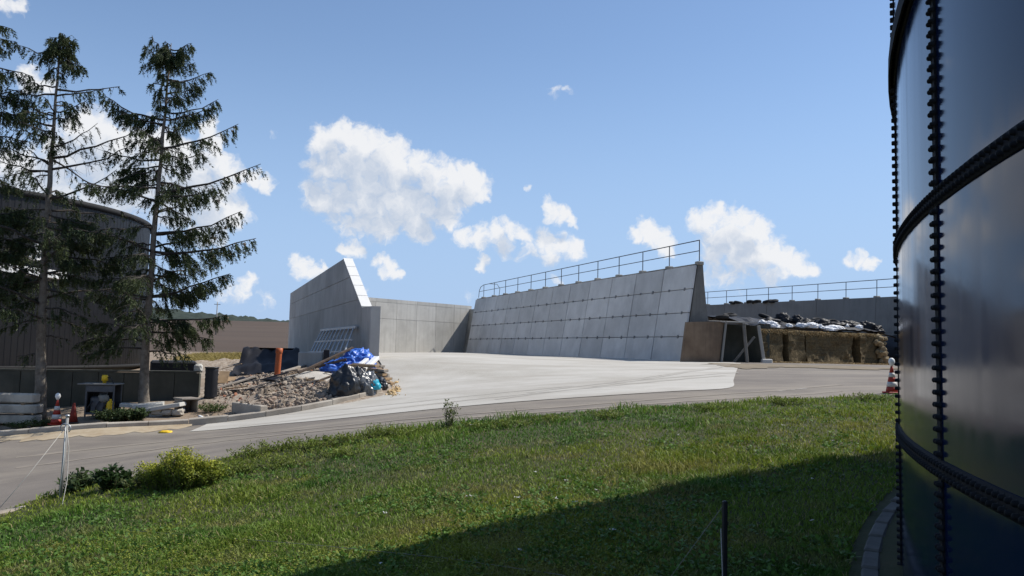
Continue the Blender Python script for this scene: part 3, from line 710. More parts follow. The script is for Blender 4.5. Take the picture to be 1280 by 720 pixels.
def tassels(P, D, Ln, per, r_, nl=.085, w=.024):        # hanging needle sprays: anchors, directions, lengths
    P = np.repeat(P, per, 0); D = np.repeat(D, per, 0); Ln = np.repeat(Ln, per)
    n = len(P); u = r_.random(n)
    c = P+D*(Ln*u)[:, None]; c[:, 2] -= .25*Ln*u*u
    q = r_.normal(size=(n, 3)); q -= D*(q*D).sum(1)[:, None]; q /= np.linalg.norm(q, axis=1)[:, None]+1e-9
    nd = D*.75+q*.7; nd /= np.linalg.norm(nd, axis=1)[:, None]
    s = np.cross(nd, r_.normal(size=(n, 3))); s /= np.linalg.norm(s, axis=1)[:, None]+1e-9
    L_ = nl*(.6+.9*r_.random(n))*(1.1-.4*u); W_ = w*(.6+.8*r_.random(n))
    return np.stack([c-s*W_[:, None]*.5, c+s*W_[:, None]*.5, c+nd*L_[:, None]], 1)
def spruce(label, trunk_px, Y0, branches, seed, extra=(), r_base=.17, lean_depth=0.0):
    r_ = np.random.default_rng(seed); rd = random.Random(seed)
    tp = [at(px, py, Y0+lean_depth*i) for i, (px, py) in enumerate(trunk_px)]
    base = tp[0].copy(); base.z = h1(base.x, base.y)-.05; tp[0] = base
    t = thing('spruce_tree', label, 'spruce', base, 0, 'spruces in front of the retaining wall')
    ys = [p[1] for p in trunk_px]
    def trunk_at(py):
        for i in range(len(ys)-1):
            if ys[i] >= py >= ys[i+1]:
                k = (ys[i]-py)/(ys[i]-ys[i+1]); return tp[i].lerp(tp[i+1], k)
        return tp[-1] if py < ys[-1] else tp[0]
    rad = [r_base*(1.12 if i == 0 else 1-.93*i/(len(tp)-1)) for i in range(len(tp))]
    # resample with bark wobble
    path = []; rr = []
    for i in range(len(tp)-1):
        for k in range(5):
            u = k/5; path.append(tp[i].lerp(tp[i+1], u)+Vector((rd.uniform(-.012, .012), rd.uniform(-.012, .012), 0))-base); rr.append((rad[i]*(1-u)+rad[i+1]*u)*rd.uniform(.96, 1.05))
    path.append(tp[-1]-base); rr.append(rad[-1])
    MB().tube(path, rr, 10).build('trunk', M['bark'], t, True)
    limbs = MB(); tw = MB(); tris = []
    def spray(pts_, dens, out):          # needle sprays along a limb
        A = []; Dd = []; Ln = []
        L_ = sum((b-a).length for a, b in zip(pts_[:-1], pts_[1:]))
        n = max(2, int(L_*13*dens))
        for _ in range(n):
            u = rd.random()**.75; u = .12+.88*u; x = u*(len(pts_)-1); i = min(int(x), len(pts_)-2); p = pts_[i].lerp(pts_[i+1], x-i)
            d = Vector((rd.uniform(-.4, .4), rd.uniform(-.4, .4), -1))+out*rd.uniform(.0, .9); d.normalize()
            A.append(p-base); Dd.append(d); Ln.append(rd.uniform(.14, .44)*(1.05-.35*u))
        tris.append(tassels(np.array(A), np.array(Dd), np.array(Ln), 22, r_))
    def limb(a, c, b, dens, r0):
        n = 7; pts_ = []
        for i in range(n):
            u = i/(n-1); p = a*(1-u)**2+c*(2*u*(1-u))+b*u*u; pts_.append(p+Vector((rd.uniform(-1, 1), rd.uniform(-1, 1), rd.uniform(-1, 1)))*.045*(0 < i < n-1))
        limbs.tube([p-base for p in pts_], [r0*(1-.85*i/(n-1))+.003 for i in range(n)], 5)
        out = (b-a); out.z = 0; out = out.normalized() if out.length > 1e-4 else Vector((1, 0, 0))
        spray(pts_, dens*.8, out)
        L_ = (b-a).length; side = Vector((-out.y, out.x, 0))
        nl = int(L_*6.5)
        for i in range(nl):               # side twigs in the plane of the limb
            u = .18+.8*(i+rd.random())/max(nl, 1); x = min(u, .999)*(n-1); k = int(x); p = pts_[k].lerp(pts_[k+1], x-k)
            ll = L_*.38*(1.05-u)*rd.uniform(.5, 1.2)+.1; s = side*rd.choice((-1, 1)); d = (out*rd.uniform(.4, .9)+s*rd.uniform(.4, 1)+Vector((0, 0, rd.uniform(-.55, .12)))).normalized()
            q = p+d*ll*.6; e = p+d*ll+Vector((0, 0, -.18*ll))
            tw.tube([p-base, q-base, e-base], [.007, .005, .002], 3, cap=False)
            if rd.random() < .25+.6*dens: spray([p, q, e], dens, out)
        for i in range(int(L_*4)):        # bare hanging twiglets
            u = rd.random(); x = u*(n-1)*.999; k = int(x); p = pts_[k].lerp(pts_[k+1], x-k); e = p+Vector((rd.uniform(-.12, .12), rd.uniform(-.12, .12), -rd.uniform(.12, .4)))
            tw.tube([p-base, (p+e)/2+Vector((rd.uniform(-.03, .03), 0, 0))-base, e-base], [.005, .004, .002], 3, cap=False)
    for br in branches:
        (sy, ex, ey, dens) = br[:4]
        a = trunk_at(sy); dd = br[4] if len(br) > 4 else rd.uniform(-.5, .5)
        b = at(ex, ey, Y0+dd); mid = (a+b)/2; L_ = (b-a).length
        c = mid+Vector((0, 0, (-rd.uniform(.02, .18) if b.z > a.z else rd.uniform(.0, .14))*L_))
        limb(a, c, b, dens*(1.55 if sy > 255 else 1.0), .012+.011*L_)
    for k in range(16):                              # tufted leader
        a = trunk_at(ys[-1]+rd.uniform(0, 26)); ph = rd.uniform(0, 6.28); L_ = rd.uniform(.25, .6); b = a+Vector((math.cos(ph)*L_, math.sin(ph)*L_, rd.uniform(-.7, .15)*L_)); limb(a, (a+b)/2, b, 1.7, .008)
    for k in range(extra[0] if extra else 0):       # limbs towards and away from the camera
        py = rd.uniform(extra[1], extra[2]); a = trunk_at(py); ph = rd.choice((-1, 1))*PI/2+rd.uniform(-.75, .75)
        u = (py-ys[-1])/(ys[0]-ys[-1]); L_ = (.5+2.6*min(1, u*1.7))*rd.uniform(.55, 1.0)
        b = a+Vector((math.cos(ph)*L_, math.sin(ph)*L_, rd.uniform(-.35, .3)*L_)); c = (a+b)/2+Vector((0, 0, .06*L_))
        limb(a, c, b, extra[3]*rd.uniform(.5, 1.3), .012+.010*L_)
    lo = limbs.build('limbs', M['limb'], t, True)
    tw.build('twigs', M['twig'], lo)
    V = np.concatenate(tris); o = tri_mesh('crown', V, M['needles'], t); o['kind'] = 'stuff'
    return len(V)
TA = [(50,522),(51,470),(52,400),(57,300),(63,210),(70,120),(76,42)]
BA = [(48,62,46,2.2),(52,90,44,2.2),(55,66,62,2.2),(58,84,66,2.2),(62,88,58,2),(66,20,56,1.0),(72,108,86,1.3),(75,95,88,1.5),(84,60,92,1.6),(88,80,98,1.0),(108,32,98,.9),(112,150,108,.35),(118,0,106,.8),
  (120,130,112,.3),(128,90,130,1.3),(140,113,122,1.2),(145,12,122,1.0),(150,96,148,.9),(158,0,136,.9),(160,56,172,1.6),(165,80,178,1.6),(175,66,192,1.5),(184,122,154,.35),(198,174,160,.30),(205,0,180,.35),(212,166,182,.28),(208,22,174,.4),
  (214,-10,196,.4),(216,0,222,.5),(218,30,226,.4),(248,146,212,.32),(262,10,258,1.1),(268,115,282,1.0),(275,-10,280,1.2),(285,140,296,1.2),(292,15,300,1.2),(300,125,310,1.2),(308,-5,318,1.2),(318,150,332,1.0),(322,100,330,1.1),(330,10,344,1.1),
  (342,120,352,.9),(350,-10,362,1.0),(362,100,372,.7),(372,12,384,.8),(385,110,398,.5),(400,5,410,.5),(420,90,426,.25),(440,20,446,.2)]
n1 = spruce('sparse ragged spruce with bare lower trunk beside the striped cone', TA, 23.0, BA, 3, (26, 110, 400, .5))
TB = [(180,500),(181,455),(184,400),(193,290),(201,200),(208,120),(214,54)]
BB = [(58,206,52,2),(62,240,54,1.6),(66,228,66,2),(75,190,44,1.2),(78,222,74,2),(86,180,56,1.1),(85,244,78,1.3),(95,200,92,2),(100,222,104,2),(105,264,90,1.1),(112,196,112,2),(118,252,108,1.7),(122,228,126,2),(132,200,134,2),(140,273,124,1.2),(145,190,146,2),
  (150,266,134,1.2),(150,128,118,1.2),(155,172,150,1.6),(158,136,132,1.1),(165,225,160,1.6),(172,190,176,1.8),(176,160,176,1.2),(186,298,155,.85),(188,188,166,1.0),(192,168,192,1.2),(195,256,192,1.5),(200,130,188,1.0),(205,240,206,1.3),(208,150,212,1.6),(214,142,228,1.5),(222,170,230,1.8),(230,150,238,1.4),
  (241,326,205,.75),(240,220,236,1.2),(246,270,235,1.2),(250,178,250,1.2),(264,236,254,.4),(266,242,246,.35),(270,232,272,.9),(284,152,264,.3),(292,302,264,.85),(294,250,286,1.0),(300,222,318,1.6),(305,150,300,.7),(315,320,298,.85),(318,240,328,1.3),(320,130,322,.9),(330,225,346,1.5),(338,160,340,1.0),(343,256,336,.6),
  (346,122,350,1.0),(356,216,362,1.0),(371,288,342,1.0),(372,262,358,1.3),(375,120,366,.9),(384,150,392,.8),(398,284,393,.9),(402,240,408,1.2),(408,110,404,.8),(416,264,424,.9),(424,220,436,.8),(428,95,430,.7),(436,105,444,.5),(440,236,446,.4)]
n2 = spruce('dense taller spruce with long right hand branches beside the stacked slabs', TB, 23.6, BB, 5, (36, 90, 430, .7), r_base=.15)
TCn = [(-62,530),(-58,400),(-52,250),(-45,120),(-40,10)]
BC = [(45,20,52,1.1),(30,14,36,1.0),(60,10,64,.9),(88,40,96,.8),(92,20,90,1.0),(110,45,128,1.2),(118,30,112,1.1),(140,44,152,1.2),(150,36,138,.9),(170,40,178,.6),(190,28,196,.6),(230,22,236,.6),(260,34,280,1.2),(275,25,262,1.3),(290,42,310,1.3),(310,28,326,1.2),(330,38,350,1.0),(355,20,372,.9),(380,24,392,.7)]
n3 = spruce('spruce cut by the picture edge with branches reaching past the concrete beams', TCn, 22.6, BC, 8, (16, 60, 380, .6))
# ------------------------------------------------------------------ forested hill, pole, dry verge
from mathutils import noise as mnoise
M['forest'] = mat('distant_forest', (.030, .042, .034), (.045, .058, .042), .95, .06, fine=(.25, (.02, .03, .026), .6))
v = []; xs = np.arange(-760, 120, 5.0); ds_ = np.linspace(0, 160, 22)
crest = lambda x: 30.5+2*math.sin(x*.012+1.0)+(-.050*(x+330))
for j, d in enumerate(ds_):
    for x in xs:
        k = math.sin(PI*min(1, d/120)*.5)
        z = ZC+4+(crest(x)-4)*k+(5.5*mnoise.noise(Vector((x*.11, d*.1, 1)))+3*mnoise.noise(Vector((x*.3, d*.3, 4))))*k
        v.append((x, 790+d, z))
nx = len(xs)
raw('hill', v, [(j*nx+i, j*nx+i+1, (j+1)*nx+i+1, (j+1)*nx+i) for j in range(len(ds_)-1) for i in range(nx-1)], M['forest'], None, True)['kind'] = 'structure'
p = at(270, 412, 150); p.z = h1(p.x, p.y)
t = thing('utility_pole', 'slender pale pole standing alone in the ploughed field', 'pole', p)
MB().tube([(0, 0, -.2), (0, 0, 6.2)], [.13, .09], 8).build('shaft', M['oldcast'], t, True)
MB().box((-.6, -.05, 5.7), (.6, .05, 5.8)).build('crossarm', M['darksteel'], t)
# ------------------------------------------------------------------ right-hand end of the panel wall
def wl(o, s, w, z): p = wallpt(o, s, w); return Vector((p.x, p.y, z))
def beam(p0, p1, w, h, m=None, up_=Vector((0, 0, 1))):
    m = m or MB(); p0 = Vector(p0); p1 = Vector(p1); d = (p1-p0); L_ = d.length; d.normalize(); s = d.cross(up_); s = s.normalized() if s.length > 1e-4 else Vector((1, 0, 0)); u = s.cross(d)
    Mx = Matrix((( d.x, s.x, u.x, p0.x), (d.y, s.y, u.y, p0.y), (d.z, s.z, u.z, p0.z), (0, 0, 0, 1)))
    return m.bbox((0, -w/2, -h/2), (L_, w/2, h/2), min(w, h)*.12, Mx)
Yp = 35.1
A, B, C_, D_ = at(858.5, 402.5, Yp), at(905, 401.5, Yp+.5), at(899, 453, Yp+.5), at(852, 453, Yp)
C_.z = h1(C_.x, C_.y)-.05; D_.z = h1(D_.x, D_.y)-.05
org = D_.copy()
t = thing('end_panel', 'brown stained concrete panel closing the end of the leaning wall', 'panel', org)
off = Vector((-T.x*.14, -T.y*.14, 0))
vs = [q-org for q in (D_, C_, B, A)]; vs += [q-off for q in vs]
MB().add(vs, [(0, 1, 2, 3), (7, 6, 5, 4), (0, 4, 5, 1), (1, 5, 6, 2), (2, 6, 7, 3), (3, 7, 4, 0)]).build('slab', M['rust'], t)
beam(C_-org+Vector((.07, 0, 0))+off*.3, B-org+Vector((.07, 0, 0))+off*.3, .09, .09, up_=Vector((0, 1, 0))).build('edge_batten', M['greycast'], t)
# steel lean-to between the two walls
q0 = at(905, 452, 36.0); q0.z = h1(q0.x, q0.y)
t = thing('steel_shelter', 'open steel frame with sheet roof standing between wall end and silage', 'shelter', q0)
r0, r1 = at(903, 403, 35.4), at(947, 404.5, 36.4)
bk = Vector((T.x*2.2, T.y*2.2, .12))
vs = [q-q0 for q in (r0, r1, r1+bk, r0+bk)]; vs += [q+Vector((0, 0, .05)) for q in vs]
MB().add(vs, [(3, 2, 1, 0), (4, 5, 6, 7), (0, 1, 5, 4), (1, 2, 6, 5), (2, 3, 7, 6), (3, 0, 4, 7)]).build('roof_sheet', M['greycast'], t)
pa, pb = at(929.5, 404, 35.8), at(934, 453, 35.8); pb.z = h1(pb.x, pb.y)
beam(pb-q0, pa-q0, .13, .13, up_=Vector((0, 1, 0))).build('post', M['darkcast'], t)
pa, pb = at(943, 421, 36.0), at(917, 453, 35.9); pb.z = h1(pb.x, pb.y)
beam(pb-q0, pa-q0, .10, .08, up_=Vector((0, 1, 0))).build('brace', M['darkcast'], t)
M['black'] = mat('black_sheet', (.012, .012, .014), (.02, .02, .024), .5, 4, spec=.4)
bk0, bk1 = at(896, 404, 37.6), at(956, 404, 38.3)
vs = [(bk0-q0), (bk1-q0)]
MB().box((bk0.x-q0.x, bk0.y-q0.y, -.1), (bk1.x-q0.x, bk0.y-q0.y+.1, bk0.z-q0.z-.03)).build('back_wall', M['dusky'], t)  # recess shade put into this wall's dark colour
# the neighbouring bunker's own leaning side
n0 = at(955, 453, 36.6); n0.z = h1(n0.x, n0.y); n1_ = at(947.5, 407, 36.6)
t = thing('leaning_slab', 'thin pale slab leaning outward at the left end of the silage face', 'slab', n0)
d = n1_-n0; s3 = Vector((T.x, T.y, 0))
m = MB(); vs = []
for L_ in (0, 5.0):
    for q in (Vector((-.11, 0, -.1)), Vector((.11, 0, -.1)), d+Vector((.08, 0, 0)), d+Vector((-.08, 0, 0))): vs.append(q+s3*L_)
m.add(vs, [(0, 1, 2, 3), (7, 6, 5, 4), (0, 4, 5, 1), (1, 5, 6, 2), (2, 6, 7, 3), (3, 7, 4, 0)]).build('slab', M['dusky'], t)  # inner side of the pale slab: recess shade put into its dark colour
beam(Vector((0, -.05, -.05)), d+Vector((0, -.05, 0)), .15, .08, up_=Vector((0, 1, 0))).build('front_edge', M['oldcast'], t)
MB().bbox((-.15, -.18, -.05), (.35, .2, .18), .04).build('foot_block', M['cast'], t)
# ------------------------------------------------------------------ silage clamp
M['silage'] = mat('cut_silage', (.070, .048, .022), (.12, .085, .040), .95, 2.2, bump=1.0, bscale=16, stain=(.045, .033, .02), sscale=1.1, samt=.8, fine=(14, (.20, .15, .075), .6))
sweep(M['silage'], (.055, .042, .022), (.5, .5, 9), .7)
M['straw'] = mat('loose_straw', (.30, .22, .11), (.40, .30, .16), .95, 5, bump=.8, bscale=25)
sA = at(950, 453.5, 37.4); sB = at(1101, 456.5, 42.0)
dv = Vector((sB.x-sA.x, sB.y-sA.y)); SLn = dv.length
sz = h1(sA.x, sA.y)
t = thing('silage_clamp', 'brown cut silage face with dark vertical slots', 'silage', (sA.x, sA.y, sz), math.atan2(dv.y, dv.x))
SH = 1.62
def ztop_s(u): return SH+.04*math.sin(u*9)
cuts = [0, .165, .205, .335, .36, .745, .80, 1.0]
def block(u0, u1, rec, seed, mat_, nm):
    n = max(3, int((u1-u0)*SLn/.16)); k = 12; v = []; f = []
    for i in range(n+1):
        u = u0+(u1-u0)*i/n
        for j in range(k+1):
            z = j/k*ztop_s(u)
            y = rec+.08*mnoise.noise(Vector((u*SLn*1.6, z*2.2, seed)))+.06*mnoise.noise(Vector((u*SLn*6, z*7, seed)))+.16*(1-z/SH)**3*-1-.05*z
            if j == k: y += .05
            v.append((u*SLn, y, z-.03))
    b = len(v)
    for i in range(n+1): u = u0+(u1-u0)*i/n; v.append((u*SLn, 1.6, ztop_s(u)+.08)); 
    for i in range(n+1): u = u0+(u1-u0)*i/n; v.append((u*SLn, 1.6, -.05))
    for i in range(n):
        for j in range(k): f.append((i*(k+1)+j, (i+1)*(k+1)+j, (i+1)*(k+1)+j+1, i*(k+1)+j+1))
        f.append((i*(k+1)+k, (i+1)*(k+1)+k, b+i+1, b+i))
        f.append((b+i, b+i+1, b+n+1+i+1, b+n+1+i))
    f.append(tuple(list(range(k+1))+[b, b+n+1]))
    f.append(tuple(list(range(n*(k+1)+k, n*(k+1)-1, -1))+[b+2*n+1, b+n]))
    return raw(nm, v, f, mat_, t, False)
for i in range(len(cuts)-1):
    slot = i in (1, 3, 5)
    block(cuts[i], cuts[i+1], .75 if slot else random.uniform(-.03, .08), i*3.1, M['silage'], 'slot' if slot else 'face_block')
r_ = np.random.default_rng(4)                       # straw fringe and loose straw at the foot
def straw(n, fx, fz, ln, nm):
    P = np.c_[r_.random(n)*SLn, np.full(n, 0.), np.zeros(n)]; P[:, 1] = fx(r_, n); P[:, 2] = fz(r_, n)
    d = r_.normal(size=(n, 3)); d[:, 2] = -abs(d[:, 2])*.8; d /= np.linalg.norm(d, axis=1)[:, None]; L_ = ln*(.5+r_.random(n)); s = np.cross(d, r_.normal(size=(n, 3))); s /= np.linalg.norm(s, axis=1)[:, None]
    o = tri_mesh(nm, np.stack([P-s*.012, P+s*.012, P+d*L_[:, None]], 1), M['straw'], t); o['kind'] = 'stuff'
straw(5000, lambda r, n: -.1+.25*r.random(n), lambda r, n: SH-.02-.16*r.random(n)**2, .2, 'straw_fringe')
straw(3500, lambda r, n: -.2-.5*r.random(n)**2, lambda r, n: .02+.06*r.random(n), .18, 'loose_straw')
# a ragged pile of bales at its right-hand end
M['bale'] = mat('pale_straw_bale', (.20, .15, .085), (.30, .235, .14), .95, 4, bump=1, bscale=20, objvar=.15)
def lump(name, mat_, radii, seed, parent=None, loc=(0, 0, 0), crumple=.18, freq=1.6, sub=3, flat=.0, smooth=True, rz=0.0, ridge=0.0, blocky=0.0):
    bm = bmesh.new(); bmesh.ops.create_icosphere(bm, subdivisions=sub, radius=1)
    for vv in bm.verts:
        n = vv.co.normalized()
        if blocky:
            k = max(abs(n.x), abs(n.y), abs(n.z)); n = n.lerp(n/k, blocky)
        d = 1+crumple*mnoise.noise(n*freq+Vector((seed*7.3, 0, 0)))+crumple*.55*mnoise.noise(n*freq*2.7+Vector((0, seed*3.1, 0)))
        if ridge: d += ridge*(.5-abs(mnoise.noise(n*freq*2.2+Vector((seed, 5, 0)))))*1.0+ridge*.5*(.5-abs(mnoise.noise(n*freq*4.9+Vector((seed, 9, 3)))))
        p = Vector((n.x*radii[0]*d, n.y*radii[1]*d, n.z*radii[2]*d))
        if flat and p.z < -radii[2]*flat: p.z = -radii[2]*flat
        p.z += radii[2]*(flat if flat else 1)
        vv.co = p
    me = bpy.data.meshes.new(name); bm.to_mesh(me); bm.free(); me.materials.append(mat_)
    if smooth: me.polygons.foreach_set('use_smooth', [True]*len(me.polygons))
    o = bpy.data.objects.new(name, me); COL.objects.link(o); o.parent = parent; o.location = loc; o.rotation_euler = (0, 0, rz); return o
for i in range(34):
    u = SLn-.50+random.uniform(0, .55); z = random.random()*1.32; s_ = random.uniform(.09, .2)
    lump('clod', M['bale'], (s_*1.3, s_, s_*.9), i+2, t, (u, -.16+random.uniform(-.12, .1)-.12*(1-z/1.4), z), .45, 2.6, 2, smooth=False)
# black sheet over the clamp
M['sheet'] = mat('black_silage_sheet', (.010, .010, .012), (.018, .018, .022), .55, 3, spec=.25, bump=.3, bscale=9)
nx_, ny_ = 60, 26; v = []; f = []
for j in range(ny_+1):
    for i in range(nx_+1):
        u = -.04+1.30*i/nx_; w = .12+12*j/ny_*.8; x = u*SLn
        z = SH+.12+.55*math.sin(min(1, w/4)*PI/2)+.16*mnoise.noise(Vector((x*.9, w*.9, 0)))+.07*mnoise.noise(Vector((x*2.6, w*2.4, 3)))
        if u > 1.0: z -= (u-1.0)*1.5
        v.append((x, w, z))
f = [(j*(nx_+1)+i, j*(nx_+1)+i+1, (j+1)*(nx_+1)+i+1, (j+1)*(nx_+1)+i) for j in range(ny_) for i in range(nx_)]
so_ = raw('cover_sheet', v, f, M['sheet'], None, False, loc=(sA.x, sA.y, sz), rot=(0, 0, math.atan2(dv.y, dv.x)))
tag(so_, 'black plastic sheet covering the top of the silage', 'plastic sheet')
# black lump added to stand for the shadow gap on the right
o = lump('shadow_gap_lump', M['sheet'], (3.0, 4.0, 1.7), 5, None, (0, 0, 0), .12, 2, 4, flat=.25)
q = at(1160, 450, 46); o.location = (q.x, q.y, h1(q.x, q.y)-.1); tag(o, 'black lump standing in for the shadow gap beside the bale pile', 'shadow filler')
dvn = dv.normalized(); nrm = Vector((-dvn.y, dvn.x))
def on_clamp(px, w, dz=0.0):          # a point on the covered top in the pixel column px, w metres behind the face
    o_ = Vector((sA.x, sA.y))+nrm*w; d = Vector(ray(px, 420)[:2]); det = dvn.x*(-d.y)+d.x*dvn.y; s = (-o_.x*(-d.y)+d.x*(-o_.y))/det
    p = o_+dvn*s
    z = sz+SH+.12+.55*math.sin(min(1, max(0, w)/4)*PI/2)+.16*mnoise.noise(Vector((s*.9, w*.9, 0)))
    if s > SLn: z -= (s/SLn-1)*1.5
    return Vector((p.x, p.y, z+dz))
M['tyre'] = mat('old_tyre', (.014, .014, .015), (.03, .03, .03), .8, 6)
M['whitebag'] = mat('white_sandbag', (.70, .70, .70), (.80, .80, .79), .7, 4, bump=.4, bscale=12)
ty = None
def tyre_mesh():
    m = MB(); n, k = 18, 8; v = []; f = []
    for i in range(n):
        a = 2*PI*i/n
        for j in range(k):
            b = 2*PI*j/k; r = .25+.10*math.cos(b)*(1 if math.cos(b) > 0 else .8); v.append((r*math.cos(a), r*math.sin(a), .10+.10*math.sin(b)))
    for i in range(n):
        for j in range(k): f.append((i*k+j, ((i+1) % n)*k+j, ((i+1) % n)*k+(j+1) % k, i*k+(j+1) % k))
    return m.add(v, f)
spots = [(903, 1.6, .0, .1), (912, 3.2, .1, .2), (965, .9, .4, .1), (975, 2.2, .1, .2), (990, 1.6, .2, -.1), (1000, 3.0, .3, .1), (1012, 2.0, -.2, .3), (1022, 3.4, .2, .1), (1032, 1.2, .3, .2), (1041, 2.6, .2, .3), (1050, 1.7, -.4, .1), (1058, 3.1, .3, .2), (1066, 1.0, .2, .5), (1074, 2.3, .1, .3), (1082, 1.4, -.3, .2), (1090, 2.8, .2, .2), (1098, 1.8, .4, .1), (955, 3.0, .1, .3), (1016, 4.6, .2, .2), (1046, 4.8, .1, .3)]
for i, (px, w, rx, ry) in enumerate(spots):
    p = on_clamp(px, w)
    if ty is None: ty = tyre_mesh().build('car_tyre', M['tyre'], None, True); o = ty
    else: o = inst(ty)
    o.location = p; o.rotation_euler = (rx, ry, random.uniform(0, 6)); k = random.uniform(.9, 1.15); o.scale = (k, k, k)
    tag(o, 'old black tyre weighing down the black silage sheet', 'tyre', 'tyres on the silage sheet')
r9 = random.Random(9)
for i in (0, 2, 3, 5, 7, 8, 9, 11, 13, 14, 16, 17, 20):
    px = (953, 958, 964, 969, 974, 986, 992, 1001, 1012, 1016, 1020, 1024, 1034, 1038, 1041, 1046, 1051, 1056, 1062, 1066, 1073, 1080)[i]; w = r9.uniform(.1, .7); s = r9.uniform(.12, .20)*(1.35 if i in (8, 9, 13, 14, 2) else 1)
    p = on_clamp(px, w, -.06)
    o = lump('sandbag', M['whitebag'], (s*r9.uniform(1, 1.7), s, s*r9.uniform(.55, 1.15)), 20+i, None, p, .38, 1.7, 4, flat=.35, rz=r9.uniform(-.6, .6), ridge=.3)
    tag(o, 'white filled sandbag lying along the front of the silage top', 'sandbag', 'white bags on the silage top')
for i in range(9):
    px = (962, 978, 996, 1006, 1029, 1048, 1060, 1084, 1096)[i]
    o = lump('sheet_fold', M['sheet'], (r9.uniform(.3, .6), .3, r9.uniform(.18, .34)), 50+i, None, on_clamp(px, r9.uniform(.6, 1.4), -.05), .4, 1.6, 4, flat=.3, ridge=.3)
    tag(o, 'bunched fold of black plastic between the white bags', 'plastic sheet', 'black folds on the silage top')
# tyres and sheet that show along the top of the far wall
for i, px in enumerate((912, 918, 934, 941, 955, 962)):
    d = along(SW, px); p = wallpt(SW, d, .35); o = inst(ty); o.location = (p.x, p.y, FZ+H-.36+.017*d); o.scale = (1.1, 1.1, 1.0); o.rotation_euler = (.2, .1, i)
    tag(o, 'black tyre lying on top of the far weathered wall by its railing', 'tyre', 'tyres on the far wall')
# ------------------------------------------------------------------ cones
M['conered'] = mat('cone_red', (.30, .028, .016), (.38, .04, .022), .55, 5)
M['conered2'] = mat('shaded_cone_red', (.16, .02, .015), (.22, .03, .02), .7, 5)  # darker red: the plain cone's shade put into its colour
M['conewhite'] = mat('cone_white_band', (.52, .50, .46), (.62, .60, .56), .5, 8)
M['rubber'] = mat('cone_rubber', (.03, .03, .03), (.05, .05, .05), .8, 8)
def cone(label, loc, h, striped, cap=False, group=None, redbase=False):
    t = thing('traffic_cone', label, 'traffic cone', loc, random.uniform(0, 1), group)
    rb = .19*h; MB().bbox((-rb*1.35, -rb*1.35, 0), (rb*1.35, rb*1.35, .035), .01).build('base', M['conered'] if redbase else M['rubber'], t)
    rr = lambda z: rb*(1-z/h)+.025
    zs = [0.03, .24*h, .42*h, .60*h, .76*h, h] if striped else [0.03, h]
    for i in range(len(zs)-1):
        z0, z1 = zs[i], zs[i+1]; w = striped and i % 2 == 1; e = .004 if w else 0
        MB().lathe([(rr(z0)+e, z0), (rr(z1)+e, z1)], 18).build('band' if w else 'body', M['conewhite'] if w else (M['conered'] if striped else M['conered2']), t, True)
    if cap:
        m = MB().lathe([(.02, h), (.05, h+.04), (.075, h+.10), (.06, h+.17), (.02, h+.2)], 10); m.build('lamp', M['white'], t, True)
    return t
q = g(70, 531); cone('red and white striped cone with white lamp on top', q, .68, True, True, redbase=True)
q = g(91, 529); cone('plain dark red cone between striped cone and small machine', q, .56, False)
q = g(1115, 491.5); cone('red and white striped cone on the road edge beside the tank', q, .64, True, True, redbase=True)
# ------------------------------------------------------------------ concrete beams, left edge
M['beam'] = mat('pale_beam_concrete', (.42, .37, .30), (.52, .47, .39), .9, 2, bump=.3, bscale=25, stain=(.22, .2, .17), sscale=1.5, samt=.7, objvar=.1)
M['wood'] = mat('sawn_timber', (.30, .20, .11), (.42, .29, .17), .85, 3, bump=.3, bscale=20, stain=(.2, .14, .09), sscale=2, samt=.6, objvar=.18)
M['greywood'] = mat('grey_timber', (.24, .21, .18), (.34, .30, .25), .9, 3, bump=.3, bscale=20, stain=(.14, .12, .1), sscale=2, samt=.6, objvar=.15)
q = g(40, 531); hb = .25
for i, (ex, lab) in enumerate(((41, 'lowest grey concrete beam in the stack of three'), (43, 'middle grey concrete beam in the stack of three'), (38.5, 'topmost pale concrete beam in the stack of three'))):
    p = at(ex, 520, q.y+.05*i); z = q.z+i*(hb+.045)
    m = MB().bbox((-2.3, -.22, 0), (0, .22, hb), .03)
    o = m.build('concrete_beam', M['beam'], None, loc=(p.x, p.y+.25, z), rot=(0, 0, random.uniform(-.05, .08)+(.1 if i == 1 else 0))); tag(o, lab, 'concrete beam', 'beams stacked by the kerb')
for i in range(2):
    for s in (-.35, -1.7):
        o = MB().bbox((-.05, -.2, 0), (.05, .2, .043), .006).build('timber_spacer', M['wood'], None, loc=(q.x+s, q.y+.25, q.z+hb*(i+1)+.045*i)); tag(o, 'short timber spacer between the stacked concrete beams', 'timber', 'spacers in the beam stack')
# ------------------------------------------------------------------ small engine unit with yellow beacon
q = g(121, 524); q.y += .3; q.z = h1(q.x, q.y)
t = thing('pump_unit', 'small frame-mounted engine pump with yellow beacon on its roof', 'pump', q, .12)
w2 = .37; hh = .92
post0 = None
for sx in (-1, 1):
    for sy in (-1, 1):
        m = MB().bbox((-.02, -.02, 0), (.02, .02, hh), .005)
        if post0 is None: post0 = m.build('post', M['darksteel'], t, loc=(sx*w2, sy*.28, 0))
        else: inst(post0, t, (sx*w2, sy*.28, 0))
MB().bbox((-.60, -.36, hh), (w2+.05, .36, hh+.035), .01).build('roof', M['greycast'], t)
MB().bbox((-w2, -.30, hh-.20), (w2, -.275, hh-.01), .01).build('header', M['darksteel'], t)
MB().bbox((-w2, .25, .12), (w2, .27, hh-.02), .005).build('back_panel', M['black'], t)
MB().bbox((-w2-.01, -.2, .12), (-w2+.01, .24, hh-.02), .004).build('side_panel', M['black'], t)
MB().bbox((-w2, -.3, .08), (w2, .3, .14), .01).build('tray', M['darksteel'], t)
